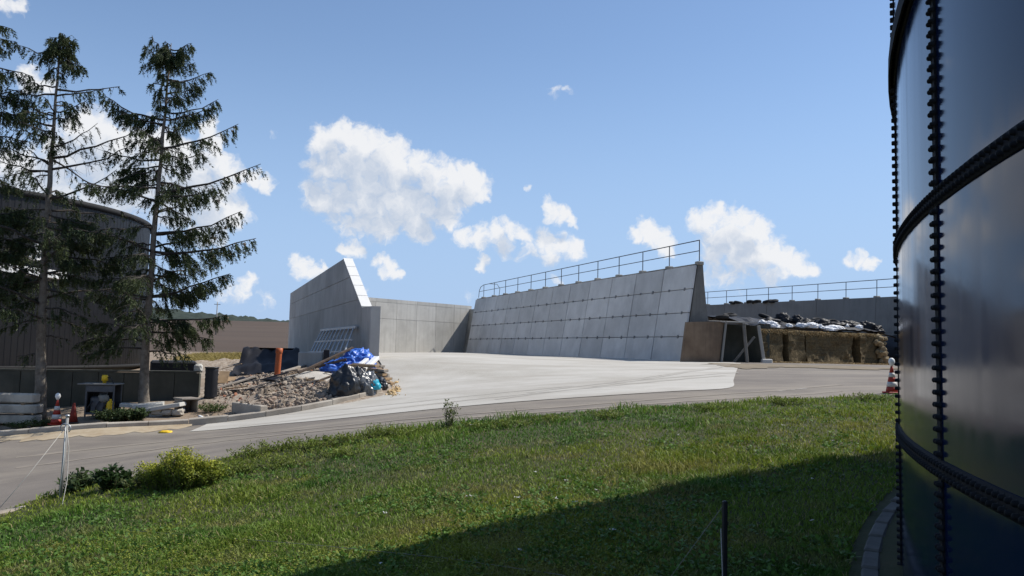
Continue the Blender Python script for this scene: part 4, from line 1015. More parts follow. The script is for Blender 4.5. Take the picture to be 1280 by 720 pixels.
MB().bbox((-.30, -.2, .14), (.12, .2, .58), .05).tube([(-.08, 0, .5), (-.08, 0, .66), (.1, 0, .70)], .05, 8).build('engine', M['darksteel'], t)
MB().lathe([(.14, 0), (.14, .18), (.09, .22)], 14, (.02, -.08, .42)).build('fuel_tank', M['oldcast'], t, True)
M['yellow'] = mat('yellow_plastic', (.72, .45, .02), (.78, .52, .03), .45, 5)
MB().bbox((.17, -.27, .14), (.33, -.05, .46), .03).tube([(.25, -.16, .46), (.25, -.16, .52)], .03, 8).build('canister', M['yellow'], t)
MB().lathe([(.05, 0), (.05, .06), (.085, .075), (.085, .2), (.06, .24)], 14, (.0, 0, hh+.035)).build('beacon', M['yellow'], t, True)
MB().tube([(.05, 0, hh+.2), (.18, -.05, hh+.2), (.25, -.1, hh+.1), (.3, -.15, hh+.03)], .014, 6).build('cable', M['black'], t, True)
for i in range(3): MB().tube([(-.3+.2*i, -.25, .16), (-.3+.2*i, -.27, .3), (-.2+.2*i, -.26, .46)], .02, 6).build('hose', M['black'], t, True)
# ------------------------------------------------------------------ slabs stacked by the second spruce
M['palestone'] = mat('pale_slab', (.44, .42, .38), (.54, .52, .47), .9, 2, bump=.3, bscale=25, stain=(.3, .28, .24), sscale=2, samt=.6, objvar=.1)
sl_ = [((150, 506), (188, 508), .10, .5, .34, 'leaning pale slab at the left of the slab stack'), ((166, 508), (205, 505), .11, .75, .22, 'grey slab lying across the top of the slab stack'), ((186, 512), (229, 505), .12, .55, .10, 'pale slab along the front of the slab stack'), ((190, 519), (228, 513), .12, .5, -.06, 'lowest slab of the stack resting on soil')]
for i, (a, b, h_, dp, dz, lab) in enumerate(sl_):
    y0 = g(200, 522).y+.3+.08*i; p0 = at(*a, y0+(.1 if i < 2 else -.05)); p1 = at(*b, y0+.4*(i < 2))
    m = beam(p0-p0, p1-p0, dp, h_); o = m.build('concrete_slab', M['palestone'], None, loc=p0); tag(o, lab, 'concrete slab', 'slabs stacked beside the spruce')
for k in range(4):
    y0 = g(200, 522).y+.35; p = at(184+k*13, 514, y0); zz = h1(p.x, p.y)
    o = lump('support_block', M['beam'], (.15, .15, max(.1, (p.z-zz)*.62)), 60+k, None, (p.x, p.y, zz-.02), .12, 1.5, 2, blocky=.8, smooth=False); tag(o, 'rough concrete lump under the stacked slabs', 'concrete block', 'blocks under the slab stack')
p0, p1 = at(229, 500, 23.2), at(247, 498, 23.5); z0 = h1(p0.x, p0.y)
t = thing('wooden_crate', 'dark open crate standing at the end of the slab stack', 'crate', (p0.x, p0.y, z0), math.atan2(p1.y-p0.y, p1.x-p0.x))
W_ = (p1-p0).length; Hc = p0.z-z0
MB().bbox((0, .5, 0), (W_, .54, Hc), .01).build('back_board', M['greywood'], t); MB().bbox((-.03, 0, 0), (.0, .54, Hc), .008).build('side_board', M['greywood'], t); MB().bbox((W_, 0, 0), (W_+.03, .54, Hc), .008).build('side_board', M['greywood'], t)
MB().bbox((-.06, -.06, Hc), (W_+.06, .58, Hc+.05), .01).build('lid', M['greywood'], t)
# barrel, membrane box, oddments
q = g(263, 499); t = thing('black_barrel', 'upright black ribbed barrel at the end of the retaining wall', 'barrel', q)
pr = []; 
for i in range(15):
    z = .98*i/14; pr.append((.19+(.012 if i % 2 else 0), z))
MB().lathe(pr, 18).build('body', M['black'], t, True); MB().lathe([(.2, .96), (.215, .98), (.215, 1.02), (.17, 1.02), (.17, .97)], 18, close=False).build('rim', M['black'], t, True)
p0, p1 = at(187, 467, 26.4), at(246, 468, 27.0)
o = MB().bbox((0, 0, -.9), ((p1-p0).length, 1.5, .42), .06).build('sheeted_box', M['sheet'], None, loc=p0, rot=(0, 0, math.atan2(p1.y-p0.y, p1.x-p0.x))); tag(o, 'long box wrapped in black sheet behind the retaining wall', 'covered box')
p = at(247, 466.5, 25.5); o = lump('pale_stone', M['palestone'], (.14, .13, .14), 71, None, (p.x, p.y+.05, p.z+.02), .2, 1.5, 2, blocky=.5, smooth=False); tag(o, 'pale rough stone on the end of the retaining wall', 'stone')
p = g(207, 541); o = lump('yellow_bag', M['yellow'], (.15, .10, .05), 72, None, p, .4, 2.2, 3, flat=.2, ridge=.3); tag(o, 'crumpled yellow plastic bag lying at the kerb foot', 'plastic bag')
p0 = g(249, 524); p1 = g(257, 529); m = beam(up(p0, .08)-p0, up(p1, .1)-p0, .07, .07); o = m.build('white_batten', M['white'], None, loc=p0); tag(o, 'short white batten lying behind the kerb', 'batten')
q = g(280, 516); q2 = g(318, 524)
d2 = Vector((q2.x-q.x, q2.y-q.y)); o = MB().bbox((0, .22, -.1), (d2.length-.1, .46, .30), .02).build('concrete_block', M['kerb'], None, loc=q, rot=(0, 0, math.atan2(d2.y, d2.x))); tag(o, 'long brownish concrete block lying before the rubble', 'concrete block')
# ------------------------------------------------------------------ building site behind the kerb
M['rubble'] = mat('rubble_soil', (.19, .14, .10), (.30, .24, .18), .95, 2.5, bump=1.0, bscale=12, stain=(.15, .11, .08), sscale=1.2, samt=.7, fine=(9, (.44, .39, .33), .6))
M['stone'] = mat('broken_concrete', (.20, .16, .12), (.36, .30, .24), .95, 3, bump=.5, bscale=20, stain=(.32, .22, .16), sscale=1.3, samt=.7)
M['gravel'] = mat('pale_gravel', (.46, .42, .36), (.54, .50, .44), .95, 6, bump=.8, bscale=40, fine=(30, (.34, .31, .27), .6))
def heap(name, px_c, py_c, rx, ry, hz, mat_, seed, label, cat, rough=.18, res=46):
    c = g(px_c, py_c); v = []; f = []
    for j in range(res+1):
        for i in range(res+1):
            u = -1+2*i/res; w = -1+2*j/res; x = c.x+u*rx; y = c.y+w*ry; d = u*u+w*w
            k = max(0, 1-d)**.8
            z = h1(x, y)-.02+k*(hz+rough*mnoise.noise(Vector((x*1.3, y*1.3, seed)))+rough*.5*mnoise.noise(Vector((x*4, y*4, seed))))-(.06 if d >= 1 else 0)
            v.append((x-c.x, y-c.y, z-c.z))
    f = [(j*(res+1)+i, j*(res+1)+i+1, (j+1)*(res+1)+i+1, (j+1)*(res+1)+i) for j in range(res) for i in range(res)]
    o = raw(name, v, f, mat_, None, True, loc=c); tag(o, label, cat, None, 'stuff'); return c
heap('rubble_heap', 395, 492, 2.6, 2.4, .30, M['rubble'], 1, 'brown mound of rubble and soil behind the kerb', 'rubble')
heap('rubble_heap', 330, 484, 2.8, 2.6, .20, M['rubble'], 2, 'low spread of broken brick and soil around the orange pipe', 'rubble')
heap('gravel_heap', 383, 484, 1.35, 1.5, .50, M['gravel'], 3, 'small pale gravel mound on the rubble', 'gravel', .06)
heap('soil_bank', 272, 463, 3.0, 4.0, .45, M['rubble'], 6, 'soil bank sloping up toward the ploughed field', 'soil')
# loose stones
def stones(name, label, n, place, mat_, smin, smax, seed):
    r = random.Random(seed); m = MB()
    ico = bmesh.new(); bmesh.ops.create_icosphere(ico, subdivisions=1, radius=1); base = [vv.co.copy() for vv in ico.verts]; fcs = [tuple(x.index for x in ff.verts) for ff in ico.faces]; ico.free()
    for _ in range(n):
        p = place(r); s = smin+(smax-smin)*r.random()**4; e = Matrix.Rotation(r.uniform(0, 6), 3, Vector((r.uniform(-1, 1), r.uniform(-1, 1), r.uniform(-1, 1))).normalized())
        sc = Vector((s*r.uniform(.7, 1.4), s*r.uniform(.6, 1.1), s*r.uniform(.4, .8)))
        vs = [e@Vector((b.x*sc.x, b.y*sc.y, b.z*sc.z))*r.uniform(.8, 1.15)+p for b in base]; m.add(vs, fcs)
    o = m.build(name, mat_, None); tag(o, label, 'stones', None, 'stuff'); return o
dg = None
def surf(x, y):
    hit = bpy.context.scene.ray_cast(dg, Vector((x, y, 20)), Vector((0, 0, -1))); return hit[1].z if hit[0] else h1(x, y)
bpy.context.view_layer.update(); dg = bpy.context.evaluated_depsgraph_get()
kmax = {}
def place_zone(px0, px1, py0, py1):
    def f(r):
        for _ in range(30):
            p = g(r.uniform(px0, px1), r.uniform(py0, py1))
            # stay behind the kerb
            kd = min(((p.x-k.x)**2+(p.y-k.y)**2, i) for i, k in enumerate(kerb_c)); k = kerb_c[kd[1]]
            if p.y > k.y+.25: break
        hz_ = 0
        return Vector((p.x, p.y, surf(p.x, p.y)+.02))
    return f
stones('rubble_stones', 'broken concrete and brick rubble scattered over the mound', 1500, place_zone(322, 425, 484, 512), M['stone'], .015, .13, 1)
stones('rubble_stones', 'broken bricks and stones spread around the orange pipe', 1100, place_zone(262, 400, 468, 498), M['stone'], .014, .11, 2)
stones('rubble_stones', 'small stones strewn along the back of the kerb', 260, place_zone(250, 330, 495, 524), M['stone'], .02, .09, 3)
M['brick'] = mat('broken_brick', (.30, .13, .08), (.38, .18, .11), .95, 4, bump=.5)
stones('brick_bits', 'reddish broken brick pieces among the rubble', 220, place_zone(270, 400, 468, 505), M['brick'], .02, .07, 4)
# orange pipe
q = g(346, 474); q.z = surf(q.x, q.y)-.1
M['orange'] = mat('orange_pvc', (.40, .095, .032), (.46, .12, .04), .5, 3, stain=(.38, .12, .06), sscale=3, samt=.5)
tp = at(349.3, 435, q.y); L_ = tp.z-q.z; pr = .105
t = thing('orange_pipe', 'upright orange plastic drain pipe standing in the rubble', 'pipe', q); t.rotation_euler = (0, (tp.x-q.x)/L_, 0)
MB().lathe([(pr, 0), (pr, L_)], 20, close=False).lathe([(pr-.012, L_), (pr-.012, 0)], 20, close=False).build('tube', M['orange'], t, True)
MB().lathe([(pr-.012, L_), (pr+.02, L_), (pr+.02, L_-.16), (pr, L_-.2)], 20, close=False).build('socket', M['orange'], t, True)
# black membrane on the bank
P4 = [at(289, 469, 34.6), at(374, 465, 34.6), at(374, 438, 37.0), at(305, 435.5, 37.0)]
v = []; f = []; n = 16
for j in range(n+1):
    for i in range(n+1):
        a = P4[0].lerp(P4[1], i/n); b = P4[3].lerp(P4[2], i/n); p = a.lerp(b, j/n); p = p+Vector((0, .16*mnoise.noise(p*1.7), .22*mnoise.noise(p*1.1)+.05*math.sin(i*2.2+j*.4)))
        v.append(p-P4[0])
f = [(j*(n+1)+i, j*(n+1)+i+1, (j+1)*(n+1)+i+1, (j+1)*(n+1)+i) for j in range(n) for i in range(n)]
b = len(v); v += [Vector((x.x, x.y+.6, -1.5)) for x in (v[0], v[n], v[n*(n+1)], v[n*(n+1)+n])]
f += [(n*(n+1), n*(n+1)+n, b+3, b+2)]
o = raw('black_membrane', v, f, M['sheet'], None, True, loc=P4[0]); tag(o, 'black membrane sheet spread on the bank behind the orange pipe', 'sheet')
q = at(388, 461, 34.2); z0 = surf(q.x, q.y); q.z = max(q.z, z0)
o = MB().bbox((-.5, -.3, -.2), (.5, .3, .62), .03).build('concrete_block', M['cast'], None, loc=q, rot=(0, 0, .15)); tag(o, 'square pale concrete block beside the black membrane', 'concrete block')
# galvanised rack leaning on the wall
def on_wall(px, py, w):
    o_ = LW+NR*w; s = along(o_, px, py); p = o_+T*s; return at(px, py, p.y)
t0 = on_wall(390, 441, -1.1); t = thing('steel_rack', 'galvanised steel grid leaning against the shaded wall', 'rack', t0)
bA, bB = on_wall(385, 443, -1.1), on_wall(433, 443, -1.1); tA, tB = on_wall(401, 413, -.14), on_wall(445, 409, -.14)
beam(tA-t0, tB-t0, .10, .12).build('top_bar', M['galv'], t); beam(bA.lerp(tA, .5)-t0, bB.lerp(tB, .5)-t0, .07, .07).build('middle_bar', M['galv'], t); beam(bA.lerp(tA, .08)-t0, bB.lerp(tB, .08)-t0, .08, .08).build('bottom_bar', M['galv'], t)
for i in range(10):
    u = (i+.5)/10; beam(bA.lerp(bB, u)-t0, tA.lerp(tB, u)-t0, .055, .055).build('rung', M['galv'], t)
# timber posts and dark uprights near the tarp
for px, y0_, y1_, w, m_, lab in ((420.5, 442, 466, .16, 'wood', 'short upright timber post beside the blue tarp'), (407, 437, 466, .22, 'black', 'black upright post wrapped in sheet by the steel grid')):
    q = at(px, y1_, 31.0); p = at(px+.5, y0_, 31.0); z = surf(q.x, q.y)-.1
    o = MB().bbox((-w/2, -w/2, 0), (w/2, w/2, p.z-z), .015).build('site_post', M[m_], None, loc=(q.x, q.y, z), rot=(0, 0, .3)); tag(o, lab, 'post')
# blue tarp
M['blue'] = mat('blue_tarpaulin', (.02, .10, .46), (.05, .17, .62), .42, 5, spec=.5, stain=(.10, .26, .70), sscale=6, samt=.7)
for i, (px, py, rx, rz_, Y, lab) in enumerate(((428, 470, .62, .36, 27.9, 'main crumpled blue tarpaulin bundle on the debris'), (447, 464, .52, .50, 28.3, 'upper fold of blue tarpaulin nearest the concrete wall'), (408, 473, .30, .20, 28.0, 'small blue tarpaulin bundle lying beside the bigger one'))):
    q = at(px, py, Y)
    o = lump('blue_tarpaulin', M['blue'], (rx, .42, rz_), 80+i, None, q, .3, 1.6, 5, flat=.4, rz=.3, ridge=.45, smooth=False)
    for p_ in o.data.polygons: p_.use_smooth = (p_.index % 3 != 0)
    tag(o, lab, 'tarpaulin')
# debris core that carries tarp, beams and bags
o = lump('debris_mound', M['rubble'], (1.3, 1.1, .34), 90, None, (0, 0, 0), .2, 1.6, 4, flat=.25); q = g(438, 480); o.location = (q.x, q.y+.7, q.z-.05); tag(o, 'dark soil mound under the tarpaulin and rubbish bags', 'soil', None, 'stuff')
bpy.context.view_layer.update(); dg = bpy.context.evaluated_depsgraph_get()
# long pale profiles
for (a, b, w, h_, Ya, Yb, lab) in (((417, 482), (459, 449), .15, .10, 26.0, 27.9, 'long white metal profile sloping across the debris'), ((447, 470), (471, 447), .2, .12, 26.2, 27.6, 'wide white metal profile propped on the timber planks')):
    p0, p1 = at(*a, Ya), at(*b, Yb); m = beam(p0-p0, p1-p0, w, h_); o = m.build('metal_profile', M['white'], None, loc=p0); tag(o, lab, 'metal profile')
# dark lying bars and boards
M['rustbar'] = mat('rusty_steel', (.075, .055, .042), (.13, .09, .065), .8, 6)
bars = [((372, 486), (440, 470), .10, 'rustbar', 'dark steel bar'), ((378, 478), (432, 474), .12, 'rustbar', 'dark steel beam'), ((352, 470), (402, 452), .14, 'greywood', 'grey timber length'), ((262, 494), (318, 483), .09, 'greywood', 'weathered plank'), ((395, 490), (452, 472), .06, 'rustbar', 'thin rusty bar'), ((318, 486), (360, 480), .07, 'black', 'black hose length'), ((334, 472), (372, 466), .06, 'black', 'black cable duct')]
for i, (a, b, w, m_, lab) in enumerate(bars):
    p0, p1 = g(*a), g(*b); p0.z = surf(p0.x, p0.y)+.06; p1.z = surf(p1.x, p1.y)+.10
    wh = ('before the tarpaulin', 'under the tarpaulin', 'sloping beside the black membrane', 'lying near the barrel', 'in front of the black bags', 'lying left of the gravel mound', 'at the foot of the orange pipe', 'beside the small blue bundle')[i]
    m = beam(p0-p0, p1-p0, w, w*.7); o = m.build('steel_bar' if m_ == 'rustbar' else ('plank' if m_ == 'greywood' else 'black_duct'), M[m_], None, loc=p0); tag(o, lab+' '+wh+' on the site', 'bar' if m_ == 'rustbar' else ('plank' if m_ == 'greywood' else 'duct'))
rb = random.Random(77)
for i in range(22):                                  # broken boards strewn over the rubble
    a = g(rb.uniform(268, 405), rb.uniform(468, 498)); a.z = surf(a.x, a.y)+.05; L_ = rb.uniform(.35, 1.1); ph = rb.uniform(-.5, .6)
    e = a+Vector((math.cos(ph)*L_, math.sin(ph)*L_*.8, 0)); e.z = surf(e.x, e.y)+rb.uniform(.03, .16)
    mk, cl_ = rb.choice((('greywood', 'grey'), ('wood', 'tan'), ('rustbar', 'dark'), ('greywood', 'grey'), ('black', 'black')))
    o = beam(a-a, e-a, rb.uniform(.05, .16), rb.uniform(.025, .05)).build('offcut', M[mk], None, loc=a); tag(o, 'short '+cl_+' offcut strewn on the rubble behind the kerb', 'offcut', cl_+' offcuts on the rubble')
# boards and sheets near the barrel
for i, (px, py, lx, ly, rx_, m_, nm, lab, cat) in enumerate(((277, 484, .34, .5, .9, 'wood', 'plywood_board', 'tan plywood board tilted up beside the black barrel', 'board'), (300, 486, .7, .5, .35, 'sheet', 'plastic_offcut', 'black plastic offcut lying beside the tan board', 'plastic'), (331, 484, .8, .45, .25, 'sheet', 'plastic_offcut', 'grey black plastic offcut left of the orange pipe', 'plastic'), (288, 480, .22, .3, .5, 'wood', 'plywood_board', 'small broken timber board on the brick rubble', 'board'))):
    q = g(px, py); q.z = surf(q.x, q.y)+.03
    v = []; n = 6
    for j in range(n+1):
        for k in range(n+1): v.append(((k/n-.5)*lx, (j/n)*ly*math.cos(rx_), (j/n)*ly*math.sin(rx_)+(.05*mnoise.noise(Vector((k*.7, j*.7, i*5))) if m_ == 'sheet' else 0)))
    v += [(x, y+.02, z-.03) for x, y, z in v]; N1 = (n+1)**2
    f = [(j*(n+1)+k, j*(n+1)+k+1, (j+1)*(n+1)+k+1, (j+1)*(n+1)+k) for j in range(n) for k in range(n)]; f += [tuple(N1+x for x in reversed(ff)) for ff in f]
    rim = list(range(n+1))+[j*(n+1)+n for j in range(1, n+1)]+[n*(n+1)+k for k in range(n-1, -1, -1)]+[j*(n+1) for j in range(n-1, 0, -1)]
    f += [(rim[(i_+1) % len(rim)], rim[i_], N1+rim[i_], N1+rim[(i_+1) % len(rim)]) for i_ in range(len(rim))]
    o = raw(nm, v, f, M[m_], None, m_ == 'sheet', loc=q, rot=(0, 0, random.uniform(-.4, .4))); tag(o, lab, cat)
# rubbish bags behind the kerb
M['bag'] = mat('black_rubbish_bag', (.010, .011, .014), (.022, .024, .028), .36, 5, spec=.5, bump=.35, bscale=9)
M['greybag'] = mat('grey_translucent_bag', (.07, .075, .08), (.15, .155, .16), .25, 5, spec=.6, bump=.5, bscale=9)
M['teal'] = mat('turquoise_bag', (.02, .30, .42), (.04, .38, .50), .4, 5)
bags = [(427, 503, .46, .40, .98, 'bag', 'largest black rubbish bag slumped against the kerb'), (441, 500, .32, .36, .92, 'bag', 'black rubbish bag between the largest one and the grey bag'), (454, 497.5, .34, .36, .80, 'greybag', 'shiny grey plastic bag behind the kerb'), (456, 478, .30, .3, .30, 'bag', 'round black bag on top of the bag pile'), (470, 493.5, .27, .26, .50, 'bag', 'black bag at the curved end of the kerb'), (440, 474, .22, .2, .18, 'whitebag', 'crumpled white plastic bag on top of the black bags')]
for i, (px, py, rx, ry, rz_, m_, lab) in enumerate(bags):
    q = g(px, py); q.y += .45
    if i == 3: q = at(452, 480, 25.9)
    if i == 5: q = at(436, 476, 25.7)
    if i not in (3, 5): q.z = h1(q.x, q.y)-.03
    o = lump('rubbish_bag', M[m_], (rx, ry, rz_*.62), 100+i, None, (q.x, q.y-(.14 if m_ == 'greybag' else 0), q.z), .26, 1.3, 5, flat=.55, rz=i*.7, ridge=.20); tag(o, lab, 'rubbish bag')
q = g(465, 495); q = at(466, 487, q.y+.0); o = lump('turquoise_bag', M['teal'], (.22, .2, .22), 120, None, q, .2, 1.5, 4, flat=.5, ridge=.2); tag(o, 'turquoise plastic bag sitting among the black bags', 'plastic bag')
# timber planks, stacked
b0_ = g(494, 487)
for i in range(17):
    r = random.Random(i+3); lay = i//3; k = i % 3
    c = Vector((b0_.x-.06-.10*lay+r.uniform(-.16, .10), b0_.y+.15+k*.28+.05*lay, b0_.z+.05+lay*.135)); L_ = r.uniform(1.0, 1.5)
    ph = r.uniform(-.14, .14); e = c+Vector((-math.cos(.62+ph), math.sin(.62+ph), r.uniform(-.02, .06)))*L_
    o = beam(c-c, e-c, .22, .08).build('timber_plank', M['wood'] if i % 4 else M['greywood'], None, loc=c); tag(o, 'sawn timber plank in the heap at the kerb end', 'plank', 'planks heaped at the kerb end')
for k, dx in enumerate((.35, .95)):
    o = lump('timber_bearer', M['greywood'], (.25, .3, .30), 141+k, None, (b0_.x-.2-dx, b0_.y+.35+dx*.7, b0_.z-.05), .1, 1.5, 2, blocky=.8, smooth=False); tag(o, 'rough timber bearer block under the plank heap', 'timber', 'bearers under the plank heap')
M['sawdust'] = mat('wood_chips', (.50, .34, .16), (.60, .44, .24), .9, 8)
stones('wood_chips', 'pale wood chips spilled round the kerb end', 160, (lambda r: (lambda p: Vector((p.x, p.y, h1(p.x, p.y)+.03)))(g(r.gauss(491, 5), r.gauss(487, 4)))), M['sawdust'], .02, .09, 9)
# ------------------------------------------------------------------ fence post, wire, stake
q = g(75, 627); tpp = at(84.5, 520, q.y); L_ = tpp.z-q.z
M['postgrey'] = mat('dull_grey_steel', (.22, .22, .215), (.30, .30, .29), .7, 12)
t = thing('fence_post', 'thin grey metal fence post with looped wire beside the road', 'fence post', q); t.rotation_euler = (0, (tpp.x-q.x)/L_, 0)
MB().tube([(0, 0, -.15), (0, 0, L_)], .021, 10).build('shaft', M['postgrey'], t, True)
MB().lathe([(.029, L_-.01), (.029, L_+.012), (.01, L_+.02)], 10).build('cap', M['galv'], t, True)
pts_ = [(.0+.075*math.sin(a), -.03, L_-.11-.06+.065*math.cos(a)) for a in np.linspace(-2.2, 2.4, 14)]
MB().tube(pts_, .008, 6).build('wire_loop', M['galv'], t, True)
MB().tube([(0.0, -.03, L_-.1), (.02, -.04, L_-.6), (.01, -.05, .1)], .006, 5).build('tie_wire', M['white'], t, True)
M['cord2'] = mat('dull_string', (.20, .19, .16), (.26, .25, .21), .8, 8)
M['cord'] = mat('pale_cord', (.42, .40, .36), (.5, .48, .44), .8, 8)
p0 = q+Vector(((tpp.x-q.x)*.88, 0, L_*.88)); p1 = at(-15, 652, q.y-.9)
mid = (p0+p1)/2+Vector((0, 0, -.03)); m = MB().tube([p0-q, mid-q, p1-q], .004, 5); o = m.build('fence_wire', M['cord'], None, True, loc=q); tag(o, 'taut thin wire running from the fence post across the road edge', 'wire')
pts_ = [p0, at(86, 560, q.y-.05), at(84, 600, q.y-.2), at(75, 645, q.y-.5), at(76, 655, q.y-.55)]
o = MB().tube([p-q for p in pts_], .005, 5).build('loose_cord', M['cord'], None, True, loc=q); tag(o, 'loose pale cord hanging down from the fence post', 'cord')
q = g(908, 760); q = Vector((at(906, 640, 4.6).x, 4.6, 0)); q.z = h1(q.x, q.y); tpp = at(904, 626, 4.6)
t = thing('wooden_stake', 'dark stake standing in the shaded lawn', 'stake', q)
MB().bbox((-.014, -.014, -.1), (.014, .014, tpp.z-q.z), .006).build('shaft', M['black'], t); 
MB().tube([(-.03, -.03, tpp.z-q.z-.15), (-.02, -.035, .3), (.01, -.03, 0)], .003, 5).build('cord', M['cord'], t, True)
pts_ = [at(904, 632, 4.6), at(820, 650, 5.0), at(700, 662, 5.6), at(560, 668, 6.2), at(400, 688, 6.9), at(270, 696, 7.6), at(160, 690, 8.4)]
for p in pts_[1:]: p.z = h1(p.x, p.y)+.085
o = MB().tube([p-pts_[0] for p in [Vector((a.x, a.y, a.z)) for a in pts_]], .0022, 5).build('lawn_string', M['cord2'], None, True, loc=pts_[0]); tag(o, 'thin pale string stretched low over the lawn from the stake', 'string')
# ------------------------------------------------------------------ grass and weeds
def vnoise(x, y, seed=0):
    xi = np.floor(x).astype(np.int64); yi = np.floor(y).astype(np.int64); xf = x-xi; yf = y-yi
    def hsh(a, b):
        n = (a*374761393+b*668265263+seed*982451653) & 0x7fffffff; n = ((n ^ (n >> 13))*1274126177) & 0x7fffffff; return ((n ^ (n >> 16)) & 0xffff)/65535.
    u = xf*xf*(3-2*xf); v = yf*yf*(3-2*yf)
    return (hsh(xi, yi)*(1-u)+hsh(xi+1, yi)*u)*(1-v)+(hsh(xi, yi+1)*(1-u)+hsh(xi+1, yi+1)*u)*v
def fbm(x, y, seed=0, o=4): return sum(vnoise(x*2**k, y*2**k, seed+k)*.5**k for k in range(o))/(2-.5**(o-1))
def inpoly(x, y, poly):
    r = np.zeros(len(x), bool); n = len(poly)
    for i in range(n):
        a = poly[i]; b = poly[(i+1) % n]
        if a.y == b.y: continue
        c = ((a.y > y) != (b.y > y)) & (x < (b.x-a.x)*(y-a.y)/(b.y-a.y)+a.x); r ^= c
    return r
gedge = np.array([(p.x, p.y) for p in grass_c])
def edge_dist(x, y):
    yy = np.interp(x, gedge[:, 0], gedge[:, 1]); return yy-y
def grass_material():
    m = bpy.data.materials.new('grass_blades'); m.use_nodes = True; nt = m.node_tree; N = nt.nodes; L = nt.links; p = N['Principled BSDF']
    a = N.new('ShaderNodeAttribute'); a.attribute_name = 'tint'; L.new(a.outputs['Color'], p.inputs['Base Color']); p.inputs['Roughness'].default_value = .6; p.inputs['Specular IOR Level'].default_value = .25
    tr = N.new('ShaderNodeBsdfTranslucent'); L.new(a.outputs['Color'], tr.inputs[0]); mx = N.new('ShaderNodeMixShader'); mx.inputs[0].default_value = .3
    L.new(p.outputs[0], mx.inputs[1]); L.new(tr.outputs[0], mx.inputs[2]); L.new(mx.outputs[0], N['Material Output'].inputs[0]); return m
M['grass'] = grass_material()
def blades(name, X, Y, H_, W_, colr, lean, r_, label, cat, z=None, seg=True):
    n = len(X); Z = hgt(X, Y)+.03 if z is None else z
    a = r_.random(n)*2*PI; d = np.c_[np.cos(a), np.sin(a), np.zeros(n)]
    fa = r_.random(n)*2*PI; s = np.c_[np.cos(fa), np.sin(fa), np.zeros(n)]
    b = np.c_[X, Y, Z]; ln = lean*(.3+r_.random(n))
    mid = b+d*(H_*ln*.35)[:, None]; mid[:, 2] += H_*.58
    tip = b+d*(H_*ln)[:, None]; tip[:, 2] += H_*(1-.25*np.minimum(ln, 1.5))
    w = W_[:, None]*.5
    V = np.stack([b-s*w, b+s*w, mid+s*w*.8, mid-s*w*.8, tip], 1).reshape(-1, 3)
    i = np.arange(n)*5
    F_ = np.stack([np.stack([i, i+1, i+2], 1), np.stack([i, i+2, i+3], 1), np.stack([i+3, i+2, i+4], 1)], 1).reshape(-1)
    nt_ = 3*n; me = bpy.data.meshes.new(name); me.vertices.add(5*n); me.vertices.foreach_set('co', V.astype(np.float32).ravel())
    me.loops.add(3*nt_); me.loops.foreach_set('vertex_index', F_.astype(np.int32)); me.polygons.add(nt_); me.polygons.foreach_set('loop_start', np.arange(0, 3*nt_, 3, dtype=np.int32))
    try: me.polygons.foreach_set('loop_total', np.full(nt_, 3, dtype=np.int32))
    except Exception: pass
    me.update(calc_edges=True)
    at_ = me.attributes.new('tint', 'FLOAT_COLOR', 'POINT'); C4 = np.c_[np.repeat(colr, 5, 0), np.ones(5*n)]; at_.data.foreach_set('color', C4.astype(np.float32).ravel())
    me.materials.append(M['grass']); o = bpy.data.objects.new(name, me); COL.objects.link(o); tag(o, label, cat, None, 'stuff'); return o
r_ = np.random.default_rng(11)
def lawn_points(n, r0, r1, pw):
    out = []; tot = 0
    while tot < n:
        k = n; u = r_.random(k); r = (r0**(1-pw)+(r1**(1-pw)-r0**(1-pw))*u)**(1/(1-pw)); a = np.radians(r_.uniform(-52, 40, k)); x = r*np.sin(a); y = r*np.cos(a)
        ok = inpoly(x, y, lawn_poly) & ((x-TC.x)**2+(y-TC.y)**2 > (TR+.34)**2)
        out.append(np.c_[x, y][ok]); tot += ok.sum()
    return np.concatenate(out)[:n]
def lawn_colour(x, y, n):
    a = fbm(x*.55, y*.55, 3); b = fbm(x*1.7, y*1.7, 9); c = fbm(x*.28+5, y*.28, 17)
    g1 = np.array([.060, .135, .016]); g2 = np.array([.125, .190, .024]); g3 = np.array([.26, .20, .085]); g4 = np.array([.24, .25, .026])
    k = np.clip((a-.40)/.2, 0, 1)[:, None]; col = g1*(1-k)+g2*k
    k = (np.clip((b-.52)/.2, 0, 1)*(.35+.5*np.clip((c-.4)/.2, 0, 1)))[:, None]*.7; col = col*(1-k)+g3*k
    k = (np.clip((c-.55)/.12, 0, 1)*.55)[:, None]; col = col*(1-k)+g4*k
    e = np.clip(1-np.abs(edge_dist(x, y)-1.2)/2.2, 0, 1)[:, None]*.45; col = col*(1-e)+np.array([.105, .205, .024])*e
    e2 = (np.clip(1-np.abs(edge_dist(x, y)-.9)/1.7, 0, 1)*np.clip((-x-.5)/2.5, 0, 1)*.65)[:, None]; col = col*(1-e2)+np.array([.23, .25, .030])*e2
    dry = (r_.random(n) < .05)[:, None]; col = np.where(dry, np.array([.30, .25, .12]), col)
    return col*(.75+.85*r_.random(n))[:, None]
XY = lawn_points(420000, 3.0, 26, 1.6); X, Y = XY[:, 0], XY[:, 1]; n = len(X); D = np.hypot(X, Y)
ed = edge_dist(X, Y); tall = fbm(X*.9, Y*.9, 31)
Hh = (.022+.045*r_.random(n)+.075*np.clip((tall-.52)/.2, 0, 1))*(1+.8*np.clip(1-ed/.5, 0, 1)*np.clip(tall*2-.5, 0, 1))
Ww = .0040+.00070*D
blades('grass', X, Y, Hh, Ww*(.7+.6*r_.random(n)), lawn_colour(X, Y, n), .9, r_, 'short mown green lawn sloping toward the road', 'grass')
